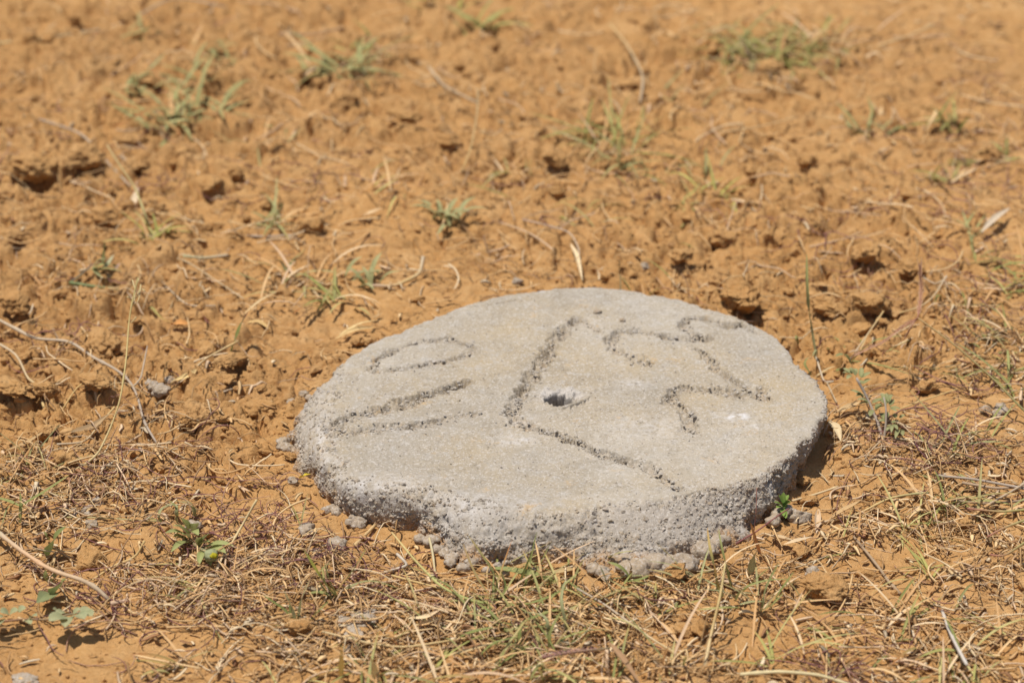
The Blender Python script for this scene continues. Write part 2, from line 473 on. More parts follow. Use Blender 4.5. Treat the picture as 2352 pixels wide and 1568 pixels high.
# scratched letters
groove = np.zeros_like(R); cut = np.zeros_like(R)
top = slice(0, N1 + N2)
for pl, w, d in stroke_w:
    x, y = X[top], Y[top]
    dist = seg_dist(x, y, pl)
    wob = np.clip(.90 + .50 * gnoise(x * 24 + 5 * w, y * 24, 124) + .65 * gnoise(x * 80, y * 80, 120) + .45 * gnoise(x * 210, y * 210, 121), .25, 2)
    g = np.clip(1 - (dist / (w * wob)) ** 2, 0, 1)
    pres = np.clip(.80 + .70 * gnoise(x * 45 + 9 * w, y * 45, 122), .25, 1.4)
    cut[top] = np.maximum(cut[top], 2.1 * d * g ** .42 * pres)
    bur = np.exp(-((dist - 1.25 * w) / (0.42 * w)) ** 2) * smooth(-.1, .6, gnoise(x * 130, y * 130, 123))
    cut[top] -= 0.0026 * bur * np.clip(pres, 0, 1)
    groove[top] = np.maximum(groove[top], np.clip(1.15 - dist / (1.1 * w * wob), 0, 1) * np.clip(.35 + .65 * pres, 0, 1))
groove = np.clip(groove, 0, 1)
crumb = 0.0042 * smooth(.7, .05, f1) * (cc > .35) + 0.0030 * smooth(.8, .05, f1b) * (cb > .5)
disp = disp - cut + smooth(.1, .7, groove) * (.62 * crumb - .0010)
# small blow holes in the skin
pit_uv = [(1380,985),(1403,947),(1422,985),(1295,1085),(990,1030),(1010,1060),(1140,1060),(880,1040),(1045,842),(1463,880),(1385,1000),(1410,1010),(1575,1040),(1615,1020),(1210,1090),
          (1130,1000),(905,905),(1100,870),(1340,870),(1450,925),(1500,960),(1360,960),(1320,1060),(1180,1120),(1090,1110),(1273,1190),(1640,1165),(940,1090)]
for (u, v) in pit_uv + [(RNG.uniform(800, 1800), RNG.uniform(760, 1120)) for _ in range(240)]:
    c = P(u, v, SLAB_H)[:2]; rr = RNG.uniform(.0010, .0022)
    d2 = np.hypot(X - c[0], Y - c[1])
    near = (d2 < 3 * rr) & (Z > .03)
    disp[near] -= 0.0035 * np.clip(1 - (d2[near] / rr) ** 2, 0, 1)
# hole broken through near the middle, with a curled lip in front
hx, hy = P(1296, 921, SLAB_H)[:2]
ca, sa = math.cos(.30), math.sin(.30)
ex, ey = ((X - hx) * ca + (Y - hy) * sa), (-(X - hx) * sa + (Y - hy) * ca)
nzh = .52 * gnoise(X * 105, Y * 105, 131) + .07 * gnoise(X * 320, Y * 320, 132)
bowl = np.hypot(ex / .0235, (ey - .006) / .026) + nzh
throat = np.hypot((ex + .0040) / .0135, (ey - .0035) / .0155) + .55 * nzh
inr = R < .07
disp -= inr * (0.0042 * smooth(1.05, .55, bowl) + 0.085 * smooth(1.2, .85, throat))
disp += inr * smooth(1.15, .8, bowl) * smooth(1.0, 1.3, throat) * (crumb * .9 + .0016 * gnoise(X * 240, Y * 240, 133))
hole_w = inr * smooth(1.5, .8, bowl)
# pale efflorescence
white = 0.42 * hole_w * smooth(-.004, .012, ey)
for u, v, su, sv, a in ((1690, 957, 36, 9, .9), (1735, 982, 30, 7, .4), (1455, 882, 30, 10, .35), (1200, 962, 40, 10, .3), (1500, 980, 90, 30, .25), (1190, 1010, 60, 14, .35), (740, 1010, 20, 60, .35),
                        (1060, 704, 14, 5, .7), (1245, 667, 16, 5, .6), (1770, 1088, 26, 8, .6), (880, 1105, 120, 16, .30), (1100, 1150, 200, 20, .25), (1350, 740, 50, 12, .2)):
    c = P(u, v, SLAB_H)[:2]; e = P(u + su, v, SLAB_H)[0] - c[0]; f = P(u, v - sv, SLAB_H)[1] - c[1]
    white = white + a * np.exp(-((X - c[0]) / e) ** 2 - ((Y - c[1]) / f) ** 2) * (0.65 + 1.1 * fbm(X * 120, Y * 120, 141, 3))
white = np.clip(white, 0, 1)
Xd = X + disp * nR * np.cos(th); Yd = Y + disp * nR * np.sin(th); Zd = Z + disp * nZ
Yd = Yd + inr * .030 * smooth(1.2, .85, throat); Xd = Xd - inr * .006 * smooth(1.2, .85, throat)     # the hole runs back under the skin
V = np.stack([Xd, Yd, Zd], -1).reshape(-1, 3)
sidea = np.clip(edge, 0, 1) * smooth(-.002, .016, R - (rt - sh_w) + .004 * gnoise(QX * 60, QY * 60, 119)) * (1 - .75 * softw)[None] * (.25 + .75 * smooth(.5, -.1, np.sin(th)))[None]
white = np.clip(white + .22 * edge * softw[None] * (.5 + fbm(QX * 90, QY * 90, 118, 3)), 0, 1)
F = grid_faces(len(rows), NT, True)
slab = bpy.data.objects.new('concrete_slab', None)
slab.location = (S0[0], S0[1], 0)
COL.objects.link(slab)
slab['kind'] = 'thing'
tag(slab, 'round grey concrete slab with scratched letters and a hole, set in orange soil', 'concrete slab')
dirt = np.clip(smooth(.020, -.001, Z) * (.75 + 1.2 * fbm(QX * 40, QY * 40, 151, 3)) * (R > .2), 0, .8) + .14 * smooth(.2, .9, groove * (.5 + fbm(QX * 120, QY * 120, 152, 2)))
off = np.array([S0[0], S0[1], 0])
link('slab_body', mesh_np('slab_body', V - off, F[:, ::-1] if False else F, MAT_CONC, {'groove': groove.ravel(), 'white': white.ravel(), 'side': sidea.ravel(), 'dirt': dirt.ravel()}), slab)
SLAB_ROWS = (X, Y)

# icosahedron for crumbs
t_ = (1 + 5 ** .5) / 2
ICO_V = np.array([(-1,t_,0),(1,t_,0),(-1,-t_,0),(1,-t_,0),(0,-1,t_),(0,1,t_),(0,-1,-t_),(0,1,-t_),(t_,0,-1),(t_,0,1),(-t_,0,-1),(-t_,0,1)]) / math.hypot(1, t_)
ICO_F = np.array([(0,11,5),(0,5,1),(0,1,7),(0,7,10),(0,10,11),(1,5,9),(5,11,4),(11,10,2),(10,7,6),(7,1,8),(3,9,4),(3,4,2),(3,2,6),(3,6,8),(3,8,9),(4,9,5),(2,4,11),(6,2,10),(8,6,7),(9,8,1)])

def crumbs_mesh(name, pts, rad, mat, extra=None, flat=.75):
    n = len(pts)
    v = ICO_V[None] * (1 + RNG.uniform(-.38, .38, (n, 12, 1))) + RNG.uniform(-.22, .22, (n, 12, 3))
    ang = RNG.uniform(0, 6.28, n); c, s = np.cos(ang)[:, None], np.sin(ang)[:, None]
    vx = v[:, :, 0] * c - v[:, :, 1] * s; vy = v[:, :, 0] * s + v[:, :, 1] * c
    v = np.stack([vx * RNG.uniform(.8, 1.4, (n, 1)), vy, v[:, :, 2] * flat], -1) * rad[:, None, None] + pts[:, None, :]
    f = ICO_F[None] + (np.arange(n) * 12)[:, None, None]
    at = {k: np.repeat(a, 12) for k, a in (extra or {}).items()}
    return mesh_np(name, v.reshape(-1, 3), f.reshape(-1, 3), mat, at, False)

# loose mortar grains turned up in the scratches
pts, rad = [], []
for pl, w, d in stroke_w[:16]:
    for a, b in zip(pl[:-1], pl[1:]):
        n = int(np.hypot(*(b - a)) / .0036 * w / .005)
        for _ in range(n):
            q = a + (b - a) * random.random() + np.array([random.gauss(0, w * .75), random.gauss(0, w * .75)])
            pts.append((q[0] - S0[0], q[1] - S0[1], SLAB_H - d * .45 * random.random() + .0005)); rad.append(random.choice((.0008, .0009, .0012, .0012, .0016, .0022)))
n = len(pts)
o = link('scratch_grains', crumbs_mesh('scratch_grains', np.array(pts), np.array(rad), MAT_CONC, {'groove': RNG.uniform(.0, .5, n), 'white': RNG.uniform(0, .2, n), 'side': RNG.uniform(0, .6, n)}), slab)
tag(o, kind='stuff')

# sand grit standing out of the rough side, and finer sand on the skin of the top
def grit(name, mask, n, lo, hi, side):
    j = np.flatnonzero(mask.ravel()); w = np.ones(len(j))
    j = RNG.choice(j, n)
    q = V[j] - off + RNG.normal(0, .0006, (n, 3))
    rr = np.clip(lo * 1.6 * np.exp(RNG.normal(0, .42, n)), lo, hi)
    nn = np.stack([nR * np.cos(th), nR * np.sin(th), nZ], -1).reshape(-1, 3)[j]
    q = q - nn * rr[:, None] * .52
    o = link(name, crumbs_mesh(name, q, rr, MAT_CONC, {'groove': RNG.uniform(0, .2, n), 'white': np.clip(RNG.uniform(-.2, .35, n), 0, 1), 'side': RNG.uniform(*side, n), 'dirt': np.clip(dirt.ravel()[j] + RNG.uniform(-.3, .2, n), 0, .8)}, 1.0), slab)
    tag(o, kind='stuff')
cellw = np.clip(R / .30, .02, 1) > RNG.uniform(0, 1, R.shape)
grit('side_grit', (edge > .45) & (Z > -.004) & (np.sin(th)[None] < .55) & (R > .2), 9500, .0008, .0026, (.0, .6))
grit('surface_sand', cellw & (R < (rt - .004)[None]) & (Z > .03) & (groove < .2) & (np.hypot(X - hx, Y - hy) > .035), 1400, .0005, .0010, (0, .2))

# curled lip of the hole
lp = [(1270, 941, 0), (1284, 940, .0016), (1300, 937, .0030), (1316, 933, .0038), (1331, 928, .0042), (1345, 921, .0032), (1355, 914, .0006)]
lv, lf = [], []
for i, (u, v, h) in enumerate(lp):
    p = P(u, v, SLAB_H) - off
    for dy, dz in ((-.0016, -.004), (-.0017, h * .7), (.0004, h + .0006), (.0028, h * .6), (.0032, -.004)):
        lv.append((p[0] + random.gauss(0, .0004), p[1] + dy, p[2] + dz + random.gauss(0, .0003)))
for i in range(len(lp) - 1):
    for j in range(4):
        a = i * 5 + j
        lf.append((a, a + 5, a + 6, a + 1))
n = len(lv)
link('hole_lip', mesh_np('hole_lip', np.array(lv), np.array(lf)[:, ::-1], MAT_CONC, {'groove': np.full(n, .4), 'white': np.zeros(n), 'side': np.zeros(n)}), slab)

# ------------------------------------------------------------------ lumps: clods of soil and spilt mortar
def ico_sphere(sub):
    v = [tuple(a) for a in ICO_V]; f = [tuple(a) for a in ICO_F]
    for _ in range(sub):
        cache = {}; nf = []
        def mid(a, b):
            k = (min(a, b), max(a, b))
            if k not in cache:
                m = (np.array(v[a]) + np.array(v[b])) / 2
                v.append(tuple(m / np.linalg.norm(m))); cache[k] = len(v) - 1
            return cache[k]
        for a, b, c in f:
            x, y, z = mid(a, b), mid(b, c), mid(c, a)
            nf += [(a, x, z), (b, y, x), (c, z, y), (x, y, z)]
        f = nf
    return np.array(v), np.array(f)
SPH = {k: ico_sphere(k) for k in (2, 3, 4)}

def lump_verts(sub, seed, stretch=(1, 1, .7), chunk=.35, fine=.12, facets=9, under=0.0):
    v, f = SPH[sub]
    r_ = random.Random(seed)
    out = v.copy()
    out[:, :2] *= (1 - under * smooth(.15, -.55, v[:, 2]))[:, None]
    for _ in range(facets):                        # break planes make angular clods
        nrm = np.array([r_.gauss(0, 1), r_.gauss(0, 1), r_.gauss(0, .7)]); nrm /= np.linalg.norm(nrm)
        d = r_.uniform(.60, .92)
        k = out @ nrm
        m = k > d
        out[m] -= np.outer((k[m] - d) * .85, nrm)
    o3 = Vector((r_.uniform(0, 90), r_.uniform(0, 90), r_.uniform(0, 90)))
    res = []
    for p, q in zip(v, out):
        w = Vector(p)
        n1 = mnoise.noise(w * 1.6 + o3); n2 = mnoise.noise(w * 4.2 + o3); n3 = mnoise.noise(w * 9.5 + o3); n4 = mnoise.noise(w * 19 + o3)
        s = 1 + chunk * n1 + fine * 1.5 * n2 + fine * n3 + fine * .6 * n4
        res.append((q[0] * s * stretch[0], q[1] * s * stretch[1], q[2] * s * stretch[2]))
    return np.array(res), f

CLOD_ME = []
for k in range(12):
    v, f = lump_verts(3, 300 + k, (1, random.uniform(.7, 1), random.uniform(.5, .75)), .34, .13, 14, .32)
    CLOD_ME.append(mesh_np('soil_clod', v, f, MAT_SOIL, None, True))

def clod(p, size, label, group=None, me=None, sink=.30, sz=1.0):
    o = link('soil_clod', me or random.choice(CLOD_ME), None, (p[0], p[1], p[2] + size * (.5 - sink) * sz))
    o.rotation_euler = (random.uniform(-.25, .25), random.uniform(-.25, .25), random.uniform(0, 6.28))
    s = size / 2 / .92
    o.scale = (s * random.uniform(.9, 1.2), s, s * random.uniform(.85, 1.1) * sz)
    return tag(o, label, 'clod', group)

notable = [  # u, v of the middle, width in pixels, label
 (448, 962, 92, 'large flat topped ochre clod left of the slab, below the curved pale stem'),
 (532, 852, 62, 'crumbly rounded clod just up and left of the slab edge'),
 (240, 790, 104, 'broad crusty clod behind the long curved pale stem'),
 (217, 892, 74, 'smooth sided clod under the bend of the curved pale stem'),
 (105, 900, 66, 'ochre clod at the left beside two crossing straws'),
 (26, 905, 84, 'dark shadowed clod at the left edge, lower of two'),
 (34, 722, 76, 'rounded clod at the left edge above the curved pale stem'),
 (104, 1002, 52, 'low clod at left above the dry straw heap'),
 (78, 392, 116, 'big brown clod at the left edge over a dark hollow'),
 (196, 396, 96, 'big pale topped clod right of the dark hollow at left'),
 (22, 556, 52, 'upright grey brown clod at the left edge halfway up'),
 (1551, 1322, 56, 'small orange clod leaning on the front foot of the slab'),
 (1888, 1362, 92, 'rounded clod with deep shadow in front of the right corner of the slab'),
 (1806, 1346, 44, 'low clod left of the rounded shadowed clod at lower right'),
 (688, 1451, 62, 'flat clod below the lower left grass tuft'),
 (2126, 897, 50, 'blocky clod right of the grey leaved seedling'),
 (1700, 704, 118, 'flat plate of cracked soil behind the right shoulder of the slab'),
 (1900, 716, 74, 'lumpy clod behind the tall green blade at right'),
 (2000, 700, 92, 'wide cracked clod among the lumps behind the slab'),
 (2025, 745, 30, 'small egg shaped clod in the cracked soil bed at right'),
 (1985, 606, 82, 'thick clod at the top of the cracked soil bed'),
 (2090, 640, 74, 'clod over a dark gap beside the reddish seed head'),
 (1560, 612, 60, 'clod at the left end of the cracked soil bed'),
 (1655, 560, 66, 'pale clod near the back of the cracked soil bed'),
 (1915, 498, 60, 'clod with a black hollow in the soil at upper right'),
 (1270, 388, 74, 'flat clod casting a dark slot, behind the middle of the slab'),
 (1180, 410, 50, 'small clod left of the flat clod with the dark slot'),
 (985, 300, 70, 'clod over a deep dark pocket in the middle background'),
 (790, 235, 82, 'worn rounded clod in front of the feathery green tuft'),
 (310, 375, 62, 'clod at left between pale stems'),
 (930, 300, 60, 'clod beside the deep dark pocket in the background'),
 (300, 330, 50, 'round clod in front of the broad leaved grass clump'),
 (480, 460, 58, 'clod over a dark slot in the left background'),
 (855, 940, 0, ''),
 (770, 832, 0, ''),
 (668, 1052, 30, 'smooth ochre pebble shaped clod against the left foot of the slab'),
 (1955, 1110, 0, ''),
 (1846, 1112, 36, 'soil crumb clod tucked in the shade of the right side of the slab'),
]
for k, (u, v, w, lab) in enumerate(notable):
    if not w: continue
    vv, ff = lump_verts(4, 900 + k, (1, random.uniform(.7, .9), random.uniform(.40, .55)), .36, .13, 16, .36)
    p = G(u, v + w * .12)
    clod(p, w * .0005 * (p[1] + 2.932 + .3) / 3.0 * 1.02, lab, None, mesh_np('soil_clod', vv, ff, MAT_SOIL), .17)

ANCH = [(392,300,'the broad leaved grass clump'),(785,160,'the feathery green tuft'),(1105,70,'the bright top sprout'),(1790,140,'the wide upper grass patch'),(1412,340,'the wispy green tuft'),(345,545,'the yellowish upright tuft'),
        (632,515,'the star shaped tuft'),(1022,512,'the grey green rosette'),(690,655,'the tangled tuft'),(80,392,'the big brown clod'),(448,962,'the flat topped clod'),(240,790,'the broad crusty clod'),(30,905,'the dark left edge clod'),
        (1270,388,'the clod with a dark slot'),(985,300,'the deep dark pocket'),(1700,704,'the flat cracked plate'),(2000,690,'the wide cracked clod'),(1915,500,'the black hollow'),(2178,310,'the dark green sprout'),(2300,700,'the right edge grass'),
        (1605,430,'the thin pale tuft'),(1655,560,'the pale rear clod'),(480,460,'the clod over a slot'),(100,140,'the long pale branch'),(720,85,'the dark dead branch'),(1440,130,'the bent pale stalk'),(2080,85,'the blurred slanting straw'),
        (1310,560,'the hanging husk'),(870,650,'the elbowed dead stem'),(2010,960,'the grey leaved seedling'),(1888,1362,'the rounded shadowed clod'),(2027,1313,'the brown diagonal stick'),(2195,1480,'the bleached white stick'),
        (2280,1120,'the twig pile'),(1640,1420,'the tall straw stem'),(1690,1370,'the spidery shadowed tuft'),(1250,1420,'the long bladed tuft'),(1131,1380,'the dense front tuft'),(762,1370,'the two bladed tuft'),(683,1440,'the spread bladed tuft'),
        (452,1240,'the hairy flowering herb'),(150,1420,'the trailing vine'),(120,1305,'the thick tan stalk'),(198,1170,'the pitted cement lump'),(822,1425,'the crumbled cement patch'),(1450,1330,'the mortar spill tuft'),(50,1060,'the fine left edge tuft'),(2280,938,'the right grey cement lump')]
RANK = ['nearest', 'second nearest', 'third nearest', 'fourth nearest', 'fifth nearest', 'sixth nearest', 'seventh nearest', 'eighth nearest', 'ninth nearest', 'tenth nearest', 'eleventh nearest', 'twelfth nearest', 'thirteenth nearest', 'fourteenth nearest', 'fifteenth nearest', 'sixteenth nearest', 'seventeenth nearest', 'eighteenth nearest', 'nineteenth nearest']
def relabel(items, noun):
    """items: (object, u, v). Each gets a label by its place beside the nearest landmark"""
    cells = {}
    for o, u, v in items:
        au, av, nm = min(ANCH, key=lambda a: (u - a[0]) ** 2 + (2.0 * (v - a[1])) ** 2)
        du, dv = u - au, 2.0 * (v - av)
        side = ('right of' if du > 0 else 'left of') if abs(du) > abs(dv) else ('in front of' if dv > 0 else 'behind')
        cells.setdefault((side, nm), []).append((math.hypot(du, dv), o))
    for (side, nm), L in cells.items():
        L.sort(key=lambda t: t[0])
        for k, (d, o) in enumerate(L):
            o['label'] = '%s %s %s%s' % (noun, side, nm, '' if len(L) == 1 else ', ' + (RANK[k] if k < len(RANK) else 'outermost'))

def sample_uv(n, dens, lo=(-330, -160), hi=(2680, 1760)):
    us, vs = [], []
    while len(us) < n:
        u = RNG.uniform(lo[0], hi[0], 4000); v = RNG.uniform(lo[1], hi[1], 4000)
        k = RNG.uniform(0, 1, 4000) < dens(u, v)
        p = P(u, v); k &= ~in_slab(p[:, 0], p[:, 1], 0.004)
        us += list(u[k]); vs += list(v[k])
    return np.array(us[:n]), np.array(vs[:n])

def rough_uv(u, v):
    p = P(u, v); return rough_mask(p[:, 0], p[:, 1])

def clod_dens(u, v):
    return np.clip(rough_uv(u, v) ** 1.6, 0, 1)
us, vs = sample_uv(235, clod_dens)
rnd_clods = []
for u, v in zip(us, vs):
    size = min(.036, .0115 * math.exp(abs(random.gauss(0, .55))))
    p = G(u, v)
    if u < 800: grp = 'soil clods on the left ground'
    elif u > 1450 and v > 380: grp = 'soil clods in the cracked bed'
    else: grp = 'soil clods in the background'
    rnd_clods.append((clod(p, size, 'small ochre soil clod', grp), u, v))
relabel(rnd_clods, 'small ochre soil clod')

# loose crumbs of soil: nobody could count them
us, vs = sample_uv(17500, lambda u, v: np.clip(.10 + rough_uv(u, v), 0, 1) * np.where(v < 300, .6, 1))
p = P(us, vs); rad = np.clip(.00145 * np.exp(RNG.normal(0, .62, len(us))), .0008, .0075)
z = gh(p[:, 0], p[:, 1]) + rad * .35
tag(link('soil_crumbs', crumbs_mesh('soil_crumbs', np.stack([p[:, 0], p[:, 1], z], -1), rad, MAT_SOIL)), 'loose ochre soil crumbs scattered over all the ground', 'soil crumbs', kind='stuff')

# mortar spilt round the slab
def conc_attrs(n, g=.3, w=.0, s=.3):
    return {'dirt': np.full(n, .2), 'groove': np.full(n, g), 'white': np.full(n, w), 'side': np.full(n, s)}

def lumps_mesh(name, items, seed, sub=3):
    vs_, fs_, k = [], [], 0
    for i, (x, y, z, r) in enumerate(items):
        v, f = lump_verts(sub, seed + i, (1, .9, .72), .38, .09, 6)
        vs_.append(v * r + np.array([x, y, z])); fs_.append(f + k); k += len(v)
    v = np.concatenate(vs_); return mesh_np(name, v, np.concatenate(fs_), MAT_CONC, conc_attrs(len(v)))

def spill(path, n, rlo, rhi, seed):
    it = []
    for i in range(n):
        t = (i + random.random()) / n * (len(path) - 1); k = min(int(t), len(path) - 2); f = t - k
        u = path[k][0] * (1 - f) + path[k + 1][0] * f + random.gauss(0, 7); v = path[k][1] * (1 - f) + path[k + 1][1] * f + random.gauss(0, 7)
        r = random.uniform(rlo, rhi); p = P(u, v, r * .1)
        it.append((p[0] - S0[0], p[1] - S0[1], p[2] + .002, r))
    link('mortar_spill', lumps_mesh('mortar_spill', it, seed, 2), slab)
spill([(1420, 1285), (1470, 1300), (1530, 1300), (1590, 1280), (1655, 1245)], 20, .008, .0150, 40)
spill([(1350, 1300), (1375, 1315), (1395, 1320)], 5, .006, .010, 80)
spill([(668, 918), (690, 912), (712, 920)], 4, .005, .008, 95)
spill([(648, 1018), (655, 1030), (664, 1046)], 4, .005, .009, 110)
spill([(740, 1160), (800, 1195), (850, 1205)], 12, .004, .008, 130)
spill([(960, 1222), (1010, 1262), (1050, 1295), (1140, 1300), (1240, 1297)], 20, .004, .008, 150)
spill([(1770, 1195), (1795, 1180), (1805, 1165)], 5, .006, .010, 175)

lumps = [  # u, v, width px, label
 (366, 922, 74, 'largest pale cement lump at left, below a dry curled leaf'),
 (503, 912, 30, 'small cement lump between the flat topped clod and the slab'),
 (198, 1168, 66, 'pitted cement lump lying in straw at lower left'),
 (210, 1204, 26, 'cement pebble just below the pitted lump in the straw'),
 (704, 1220, 38, 'flat oval cement lump in front of the left foot of the slab'),
 (774, 1254, 46, 'round cement lump below the left foot of the slab'),
 (728, 1262, 24, 'small cement crumb left of the round lump near the slab'),
 (1834, 1190, 48, 'angular cement lump beside the bright green seedling at the slab corner'),
 (2284, 938, 60, 'grey cement lump near the right edge, past the seedling'),
 (822, 1425, 92, 'wide crumbled cement patch in the straw at the bottom'),
 (1868, 1318, 36, 'thin cement crust on soil above the rounded shadowed clod'),
 (440, 1212, 40, 'cement crumbs behind the hairy flowering herb'),
 (1648, 968, 0, ''),
 (60, 1566, 110, 'flat cement smear at the bottom left corner'),
 (1188, 648, 22, 'tiny cement fleck on soil behind the slab'),
 (1478, 630, 24, 'cement crumb on soil behind the slab beside a thin stem'),
 (672, 1105, 24, 'dusty cement nub at the left foot of the slab near a yellow leaf'),
]
for k, (u, v, w, lab) in enumerate(lumps):
    if not w: continue
    p = G(u, v + w * .1); r = w * .00026 * (p[1] + 3.2) / 3.0
    n = 1 if w < 50 else (7 if w < 80 else 12)
    low = .45 if w > 85 else 1.0
    it = []
    for i in range(n):
        rr = r if n == 1 else r * random.uniform(.25, .5)
        it.append((0, 0, rr * .35, rr) if n == 1 else (random.uniform(-.8, .8) * r, random.uniform(-.9, .9) * r, rr * .35 * low, rr))
    o = link('cement_lump', lumps_mesh('cement_lump', it, 500 + k * 20, 3), None, tuple(p))
    if low < 1: o.scale = (1, 1.2, .45)
    tag(o, lab, 'cement lump')
# pebbles lying on the slab
for u, v, w, lab in ((1372, 719, 20, 'grey pebble on the slab behind the long scratch'), (1430, 737, 15, 'small flat pebble on the slab above the curved letter')):
    p = P(u, v, SLAB_H)
    o = link('pebble', lumps_mesh('pebble', [(0, 0, w * .00008, w * .00025)], 760 + w, 2), None, tuple(p)); tag(o, lab, 'pebble')

# ------------------------------------------------------------------ plant pieces
def frame_along(pts):
    pts = np.asarray(pts, float)
    t = np.gradient(pts, axis=0); t /= np.linalg.norm(t, axis=1)[:, None] + 1e-12
    return t

def resample(pts, n):
    pts = np.asarray(pts, float)
    d = np.concatenate([[0], np.cumsum(np.linalg.norm(np.diff(pts, axis=0), axis=1))])
    # smooth Catmull-like through interpolation + light filtering
    q = np.linspace(0, d[-1], n)
    out = np.stack([np.interp(q, d, pts[:, k]) for k in range(3)], -1)
    for _ in range(2):
        out[1:-1] = .25 * out[:-2] + .5 * out[1:-1] + .25 * out[2:]
    return out

def lerp_cols(cols, n):
    cols = np.asarray(cols, float).reshape(-1, 3)
    q = np.linspace(0, 1, n); k = np.linspace(0, 1, len(cols))
    if len(cols) == 1: return np.repeat(cols, n, 0)
    return np.stack([np.interp(q, k, cols[:, c]) for c in range(3)], -1)

def tube(pts, r0, r1=None, cols=((.6, .42, .2),), sides=6, n=None, knots=0, jitter=.08):
    n = n or max(5, len(pts) * 3)
    c = resample(pts, n); t = frame_along(c)
    r1 = r0 if r1 is None else r1
    rad = np.linspace(r0, r1, n) * (1 + RNG.uniform(-jitter, jitter, n))
    if knots:
        for k in np.linspace(0.12, .9, knots): rad = rad * (1 + .45 * np.exp(-((np.linspace(0, 1, n) - k) / .018) ** 2))
    up = np.array([0, 0, 1.]); a = np.cross(t, up); bad = np.linalg.norm(a, axis=1) < .1
    a[bad] = np.cross(t[bad], np.array([0, 1., 0])); a /= np.linalg.norm(a, axis=1)[:, None]
    b = np.cross(a, t)
    ang = np.linspace(0, 2 * np.pi, sides, endpoint=False)
    v = c[:, None] + rad[:, None, None] * (np.cos(ang)[None, :, None] * a[:, None] + np.sin(ang)[None, :, None] * b[:, None])
    f = grid_faces(n, sides, True)
    v = v.reshape(-1, 3); col = np.repeat(lerp_cols(cols, n), sides, 0)
    caps = np.array([[0, 1, 2, 3], [(n - 1) * sides + i for i in (3, 2, 1, 0)]])
    if sides == 6: caps = np.array([[0, 3, 2, 1], [0, 5, 4, 3], [(n - 1) * sides + i for i in (0, 1, 2, 3)], [(n - 1) * sides + i for i in (0, 3, 4, 5)]])
    return v, np.concatenate([f, caps]), col * (1 + RNG.uniform(-.08, .08, (len(col), 1)))

def ribbon(pts, width, cols, n=9, fold=.35, shape='blade', twist=0.0, side=None):
    """a leaf or blade following pts; folded along its midrib"""
    c = resample(pts, n); t = frame_along(c); q = np.linspace(0, 1, n)
    if shape == 'blade': w = np.clip(.55 + 1.6 * q, 0, 1) * np.sqrt(np.clip(1 - q ** 2.2, 0, 1))
    elif shape == 'oval': w = np.sqrt(np.clip(1 - (2 * q - 1) ** 2, 0, 1)) * (1.1 - .25 * q)
    elif shape == 'lance': w = np.sin(np.pi * np.clip(q, .02, 1) ** .8) ** .8
    else: w = np.ones(n)
    w = np.maximum(w, .06) * width / 2
    up = np.array([0, 0, 1.]); a = np.cross(t, up) if side is None else np.tile(side, (n, 1))
    nn = np.linalg.norm(a, axis=1); a[nn < .15] = np.array([1., .2, 0]); a /= np.linalg.norm(a, axis=1)[:, None]
    b = np.cross(a, t); b /= np.linalg.norm(b, axis=1)[:, None]
    ph = twist * q
    a2 = np.cos(ph)[:, None] * a + np.sin(ph)[:, None] * b; b2 = -np.sin(ph)[:, None] * a + np.cos(ph)[:, None] * b
    v = np.stack([c - a2 * w[:, None] + b2 * (w * fold)[:, None], c - a2 * (w * .5)[:, None] + b2 * (w * fold * .4)[:, None], c, c + a2 * (w * .5)[:, None] + b2 * (w * fold * .4)[:, None], c + a2 * w[:, None] + b2 * (w * fold)[:, None]], 1)
    col = np.repeat(lerp_cols(cols, n), 5, 0)
    col[2::5] *= 1.12
    return v.reshape(-1, 3), grid_faces(n, 5), col

def join(parts):
    vs_, fs_, cs_, k = [], [], [], 0
    for v, f, c in parts:
        vs_.append(v); fs_.append(f + k); cs_.append(c); k += len(v)
    return np.concatenate(vs_), np.concatenate(fs_), np.concatenate(cs_)

def plant_obj(name, geo, mat, parent=None, base=None):
    v, f, c = geo
    base = np.zeros(3) if base is None else np.asarray(base)
    return link(name, mesh_np(name, v - base, f, mat, {'col': np.clip(c, 0, 1)}), parent, tuple(base) if parent is None else None)

def root(name, base, label, cat, group=None):
    o = bpy.data.objects.new(name, None); o.location = tuple(base); o.empty_display_size = .02
    COL.objects.link(o)
    return tag(o, label, cat, group)

def pth(seq):
    return np.array([G(*q) for q in seq])

